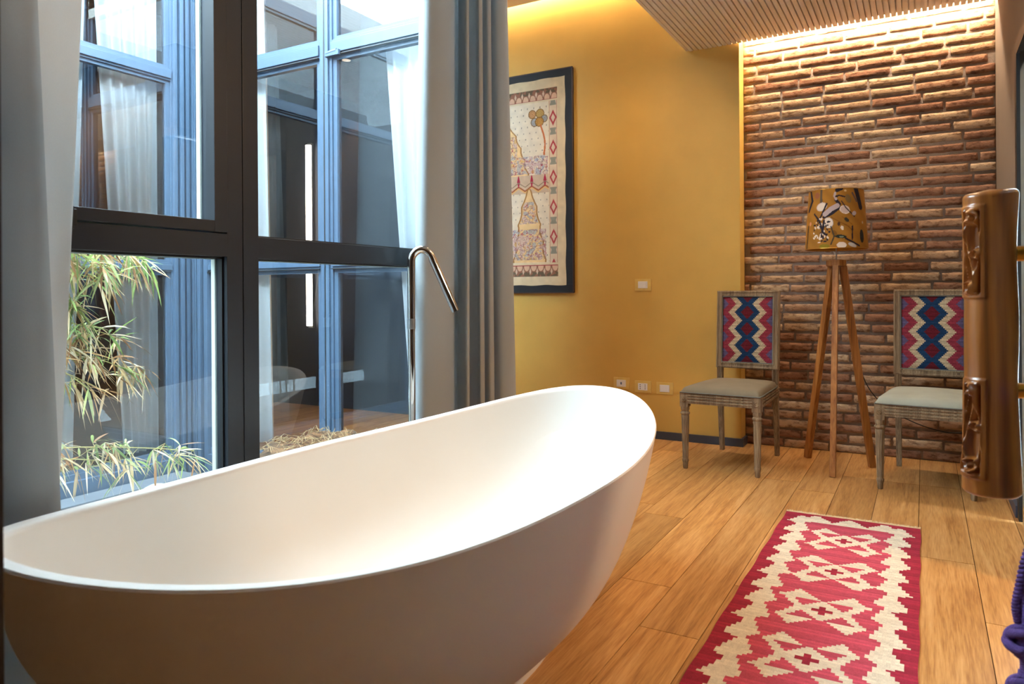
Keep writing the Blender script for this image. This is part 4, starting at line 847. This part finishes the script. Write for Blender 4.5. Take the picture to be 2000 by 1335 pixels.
# panel angular coordinate: centre faces the viewer's left
pc = view - math.radians(44)          # clockwise from above moves to the viewer's left
da = (tg - pc + PI) % (2 * PI) - PI; arcl = da * .055
def panel(z0_, z1_, flip):
    zc = (zg - z0_) / (z1_ - z0_); w_ = .034; inside = (zc > 0) & (zc < 1) & (np.abs(arcl) < w_)
    edge_ = np.minimum(np.minimum(zc, 1 - zc) * (z1_ - z0_) * HH, w_ - np.abs(arcl)); rec = -.0075 * np.clip((edge_ - .011) / .003, 0, 1) + .0035 * np.clip(edge_ / .002, 0, 1) * (edge_ < .013)
    d = np.where(inside, rec, 0); zz_ = zc if not flip else 1 - zc
    pth = .008 * np.sin(zz_ * 7.5); amp = np.clip((edge_ - .008) / .006, 0, 1)
    def ridge(c_, w2, h_): return h_ * np.exp(-((arcl - c_) / w2) ** 2)
    fig = ridge(pth, .0055, .014) + ridge(-.014 + .006 * np.sin(zz_ * 9 + 1), .003, .008) + ridge(.016 - .005 * np.sin(zz_ * 8), .003, .008)
    for (a_, b_, r_) in ((-.004, .12, .011), (.006, .86, .012), (.010, .48, .008)):
        dd_ = np.hypot(arcl - a_, (zz_ - b_) * (z1_ - z0_) * HH); fig += .012 * np.exp(-((dd_ - r_) / .0032) ** 2) + .010 * np.exp(-(dd_ / .004) ** 2)
    return d + np.where(inside, fig * amp, 0)
R_ = rbase + panel(.645, .955, False) + panel(.055, .385, True) + .0008 * np.sin(tg * 5 + zg * 14)
R_ = R_ + .006 * np.exp(-((zg - .075) / .05) ** 2) * np.exp(-(arcl / .04) ** 2)
R_ *= np.clip(1 - np.clip((zg - .985) / .015, 0, 1) ** 2 * .12, 0, 1) * np.clip(1 - np.clip((.012 - zg) / .012, 0, 1) ** 2 * .1, 0, 1)
P = np.stack([R_ * np.cos(tg), R_ * np.sin(tg), zg * HH + .004 * np.sin(tg + 1) * (zg > .98)], -1)
m = MB(); vs = P[:, :-1].reshape(-1, 3).tolist(); fs = [(j * na + i, j * na + (i + 1) % na, (j + 1) * na + (i + 1) % na, (j + 1) * na + i) for j in range(nz) for i in range(na)]
vs.append((0, 0, HH + .006)); vs.append((0, 0, -.002)); fs += [(nz * na + i, nz * na + (i + 1) % na, len(vs) - 2) for i in range(na)] + [((i + 1) % na, i, len(vs) - 1) for i in range(na)]
m.add(vs, fs); m.build('carved_log', M_LOG, dh, auto=60)
for z_ in (.495, .215): MB().tube([(.045, .0, z_), (.0985, .0, z_)], .0155, 20).build('brass_peg', M_BRASS, dh, auto=40)
door = empty('glass_door', (.2350, 1.75, 0)); tag(door, 'slim framed glass door leaf that carries the carved log handle', 'door')
m = MB()
for a, b_, c_, d in ((-.9, .27, 0, .06), (-.9, .27, 2.02, 2.08), (-.9, -.84, 0, 2.08), (.21, .27, 0, 2.08)): m.box((-.0, a, c_ + .006), (.034, b_, d), bev=.002)
m.build('door_frame', M_ANTH, door); MB().box((-.006, -.01, .70), (.04, .11, 1.18), bev=.002).build('mounting_plate', M_ANTH, door)
s = MB(); s.add([(.017, -.84, .06), (.017, .21, .06), (.017, .21, 2.02), (.017, -.84, 2.02)], [(0, 1, 2, 3)]); s.build('door_glass', M_SMOKE, door)  # unseen leaf, lengthened and tinted dark to hold bedroom light off log and tub
# doorway frame in the taupe wall
dr_ = empty('door_1'); struct(dr_, 'black doorway frame with a pale glazed leaf in the taupe wall', 'door')
m = MB(); m.box((.352, 3.80, 0), (.50, 3.862, 2.07)); m.box((.352, 2.95, 2.02), (.50, 3.80, 2.07)); m.build('door_frame', M_GASK, dr_)
MB().box((.362, 3.765, 0), (.385, 3.775, 2.02)).build('edge_strip', M_CHROME, dr_)
m = MB(); m.box((.39, 2.97, .01), (.42, 3.765, 2.01)); m.build('door_leaf', plain('pale grey door', (150, 156, 150), .5), dr_)

# ------------------------------------------------------------------ macrame rope
def rope(mb, pts, R_, rs_, n=3, turns=22, seg=10):
    C2 = catmull(pts, seg); C2 = [Vector(q) for q in C2]; N = len(C2); u = (C2[1] - C2[0]).orthogonal().normalized(); pr = (C2[1] - C2[0]).normalized(); fr_ = []
    dense = []
    for i in range(N - 1):
        for k in range(6): dense.append(C2[i].lerp(C2[i + 1], k / 6))
    dense.append(C2[-1]); 
    for i, p_ in enumerate(dense):
        t = (dense[min(i + 1, len(dense) - 1)] - dense[max(i - 1, 0)]).normalized(); u = pr.rotation_difference(t) @ u; u = (u - t * u.dot(t)).normalized(); pr = t; fr_.append((p_, u.copy(), t.cross(u)))
    for s_ in range(n):
        path_ = [p_ + (u_ * math.cos(2 * PI * (i / len(dense) * turns + s_ / n)) + w_ * math.sin(2 * PI * (i / len(dense) * turns + s_ / n))) * R_ for i, (p_, u_, w_) in enumerate(fr_)]
        mb.tube(path_, rs_, 7)
RXc, RYc = .172, 1.555
mac = empty('macrame_hanging', (.185, 1.64, .80)); tag(mac, 'purple knotted macrame hanging beside the carved log handle', 'macrame')
def W3(p_): return (p_[0] - .185, p_[1] - 1.64, p_[2] - .80)
m = MB()
rope(m, [W3(q) for q in [(.196, 1.80, .78), (.185, 1.70, .77), (.172, 1.60, .755), (.166, 1.585, .71), (.170, 1.585, .66), (.180, 1.585, .60), (.172, 1.585, .54)]], .006, .0055, 3, 14)
rope(m, [W3(q) for q in [(.190, 1.80, .785), (.188, 1.70, .79), (.178, 1.60, .77), (.180, 1.59, .70), (.186, 1.59, .63), (.186, 1.585, .56)]], .006, .0055, 3, 12)
m.build('upper_braid', M_ROPE, mac, smooth=True)
m = MB()
for k, (dx, dy) in enumerate(((-.016, 0), (0, -.008), (.014, 0), (.026, .004), (0, .010))):
    rope(m, [W3(q) for q in [(.176 + dx * .4, 1.585 + dy, .56), (.170 + dx * .8, 1.585 + dy, .52), (.164 + dx, 1.585 + dy, .47), (.158 + dx, 1.585 + dy, .43), (.157 + dx * .7, 1.585 + dy, .40)]], .0042, .0042, 2, 12)
m.build('strands', M_ROPE, mac, smooth=True)
for zc_, s_ in ((.372, 1.0), (.285, .9)):
    m = MB()
    for k in range(4):
        ph = k * .8 + .3; pts = [W3((.151 + s_ * .024 * math.cos(2 * PI * i / 40) + .002 * k, 1.585 + s_ * .020 * math.sin(2 * PI * i / 40) * math.cos(ph), zc_ + s_ * .021 * math.sin(2 * PI * i / 40) * math.sin(ph) + (k - 1.5) * .005)) for i in range(41)]
        m.tube(pts, .0085 * s_, 8, cap=False)
    m.tube([W3((.157, 1.585, zc_ + .03)), W3((.157, 1.585, zc_ - .03))], [.014, .020], 10)
    m.build('knot', M_ROPE, mac, smooth=True)
m = MB(); rope(m, [W3(q) for q in [(.157, 1.585, .35), (.160, 1.585, .325), (.157, 1.585, .30)]], .008, .006, 3, 3)
for k in range(7): a = k * .9; m.tube([W3((.157 + .01 * math.cos(a), 1.585 + .01 * math.sin(a), .27)), W3((.157 + .02 * math.cos(a), 1.585 + .02 * math.sin(a), .18))], .005, 7)
m.build('tassel', M_ROPE, mac, smooth=True)

# ------------------------------------------------------------------ bamboo in the courtyard
bam = empty('bamboo', (-2.75, 1.02, -.2)); tag(bam, 'drying bamboo with straw coloured leaves outside the window', 'bamboo')
BO = Vector((-2.75, 1.02, -.2)); rb = random.Random(21)
tips = []
culms = []
for k, (dx, dy, hh) in enumerate(((0, 0, 1.45), (.10, .05, 1.42), (-.12, -.08, 1.4), (.06, -.14, 1.3))):
    m = MB(); pts = [(dx, dy, 0)]; q = Vector((dx, dy, 0))
    for i in range(1, 15): pts.append((dx + .10 * (i / 14) ** 2, dy + .16 * (i / 14) ** 2, hh * i / 14))
    rr = [.010 - .0005 * i for i in range(15)]; m.tube(pts, rr, 8)
    for i in range(1, 15, 2): m.tube([(pts[i][0], pts[i][1], pts[i][2] - .004), (pts[i][0], pts[i][1], pts[i][2] + .004)], rr[i] + .0018, 8)
    m.build('culm', M_CULM, bam, smooth=True); culms.append(pts)
LV = []; LF = []; LC = []
tw = MB()
def leaf(base, d, ln, wd, col, droop):
    d = d.normalized(); side = d.cross(Vector((0, 0, 1)));
    if side.length < .1: side = Vector((1, 0, 0))
    side.normalize(); side = (side + Vector((rb.uniform(-.6, .6), rb.uniform(-.6, .6), rb.uniform(-.6, .6)))).normalized(); o = len(LV); prof = [(0, .15), (.2, .8), (.45, 1), (.75, .6), (1, .0)]
    for t, w_ in prof:
        c_ = base + d * ln * t + Vector((0, 0, -droop * t * t * ln)); 
        LV.append(tuple(c_ - side * wd * w_)); LV.append(tuple(c_ + Vector((0, 0, .12 * wd)))); LV.append(tuple(c_ + side * wd * w_)); LC.extend([col] * 3)
    for i in range(4):
        a = o + i * 3; LF.append((a, a + 1, a + 4, a + 3)); LF.append((a + 1, a + 2, a + 5, a + 4))
GREEN = [(132, 150, 84), (160, 168, 104), (108, 130, 74)]; DRY = [(196, 168, 128), (176, 138, 94), (206, 190, 156), (150, 108, 70), (188, 162, 122)]
def branch(p0, p1, n, dens, dryness, lnr=(.07, .13), sag=.05):
    p0 = Vector(p0); p1 = Vector(p1); pts = [p0.lerp(p1, i / 8) + Vector((0, 0, sag * math.sin(i / 8 * PI))) for i in range(9)]; tw.tube(pts, [.003 - .0002 * i for i in range(9)], 5)
    for k in range(int(n * 1.25)):
        t = rb.uniform(.12, 1) ** .7; i = min(7, int(t * 8)); p_ = pts[i].lerp(pts[i + 1], t * 8 - i); d0 = (p1 - p0).normalized()
        sp_ = p_ + Vector((rb.uniform(-.04, .04), rb.uniform(-.04, .04), rb.uniform(-.04, .02))); tw.tube([p_, sp_], .001, 4)
        for q in range(dens):
            dr2 = rb.random() < dryness; d_ = Vector((rb.uniform(-.7, .7), rb.uniform(-.3, 1.0), rb.uniform(-1.2, .25) if dr2 else rb.uniform(-.7, .4))); c = rb.choice(DRY if dr2 else GREEN); f_ = rb.uniform(.8, 1.15)
            leaf(sp_, d_, rb.uniform(*lnr), rb.uniform(.0032, .0058), [min(255, x * f_) for x in c], rb.uniform(.1, .6))
# targets (world) of the branch tips, local = world - BO
def WB(x, y, z): return Vector((x, y, z)) - BO
branch(WB(-2.66, 1.10, 1.24), WB(-2.62, 1.72, 1.14), 46, 4, .55)
branch(WB(-2.68, 1.10, 1.15), WB(-2.62, 1.60, 1.06), 34, 4, .55)
branch(WB(-2.68, 1.12, 1.20), WB(-2.50, 1.52, 1.10), 28, 4, .4)
branch(WB(-2.70, 1.08, 1.04), WB(-2.60, 1.50, .95), 20, 4, .45)
branch(WB(-2.70, 1.08, .93), WB(-2.60, 1.62, .84), 30, 4, .65)
branch(WB(-2.70, 1.08, .86), WB(-2.60, 1.70, .70), 34, 4, .85)
branch(WB(-2.70, 1.08, .80), WB(-2.60, 1.52, .68), 22, 4, .75)
branch(WB(-2.70, 1.10, .50), WB(-2.62, 1.95, .36), 26, 4, .6, sag=.02)
branch(WB(-2.70, 1.10, .42), WB(-2.60, 1.72, .34), 14, 4, .7)
branch(WB(-2.60, 1.10, .25), WB(-2.50, 1.45, .12), 22, 5, .85)
branch(WB(-2.72, 1.02, .60), WB(-2.60, 1.35, .50), 8, 4, .7)
tw.build('twigs', M_CULM, bam)
me = bpy.data.meshes.new('foliage'); me.from_pydata(LV, [], LF); me.materials.append(M_LEAF); at = me.color_attributes.new('Col', 'FLOAT_COLOR', 'POINT'); at.data.foreach_set('color', np.array([L(c) for c in LC], np.float32).ravel()); fo = bpy.data.objects.new('foliage', me); COL.objects.link(fo); fo.parent = bam; tag(fo, kind='stuff')

# ------------------------------------------------------------------ fittings added at the unseen fill spots
dl = None
LBL = ['added fill downlight in the bedroom ceiling near the doorway', 'added fill downlight in the bedroom ceiling towards the front wall', 'added fill downlight among the slats above the rug', 'added fill downlight among the slats before the brick wall', 'added fill downlight in the high ceiling near the front wall', 'added fill downlight in the high ceiling before the ochre wall', 'added fill downlight in the passage ceiling beyond the courtyard']
for (p_, e_, t_), lab in zip(FILL_SPOTS, LBL):
    top = 2.60 if p_[2] < 3 else 3.13
    if dl is None:
        dl = empty('fill_downlight', (p_[0], p_[1], top)); MB().lathe([(.030, -.003), (.044, -.006), (.048, -.004), (.048, .001)], n=24).build('ring', M_ANTH, dl, auto=40); MB().lathe([(.001, -.0045), (.029, -.0045), (.029, .0)], n=20).build('diffuser', M_BULB, dl); e = dl
    else: e = copy_tree(dl); e.location = (p_[0], p_[1], top)
    tag(e, lab, 'ceiling light', 'added fill downlights')
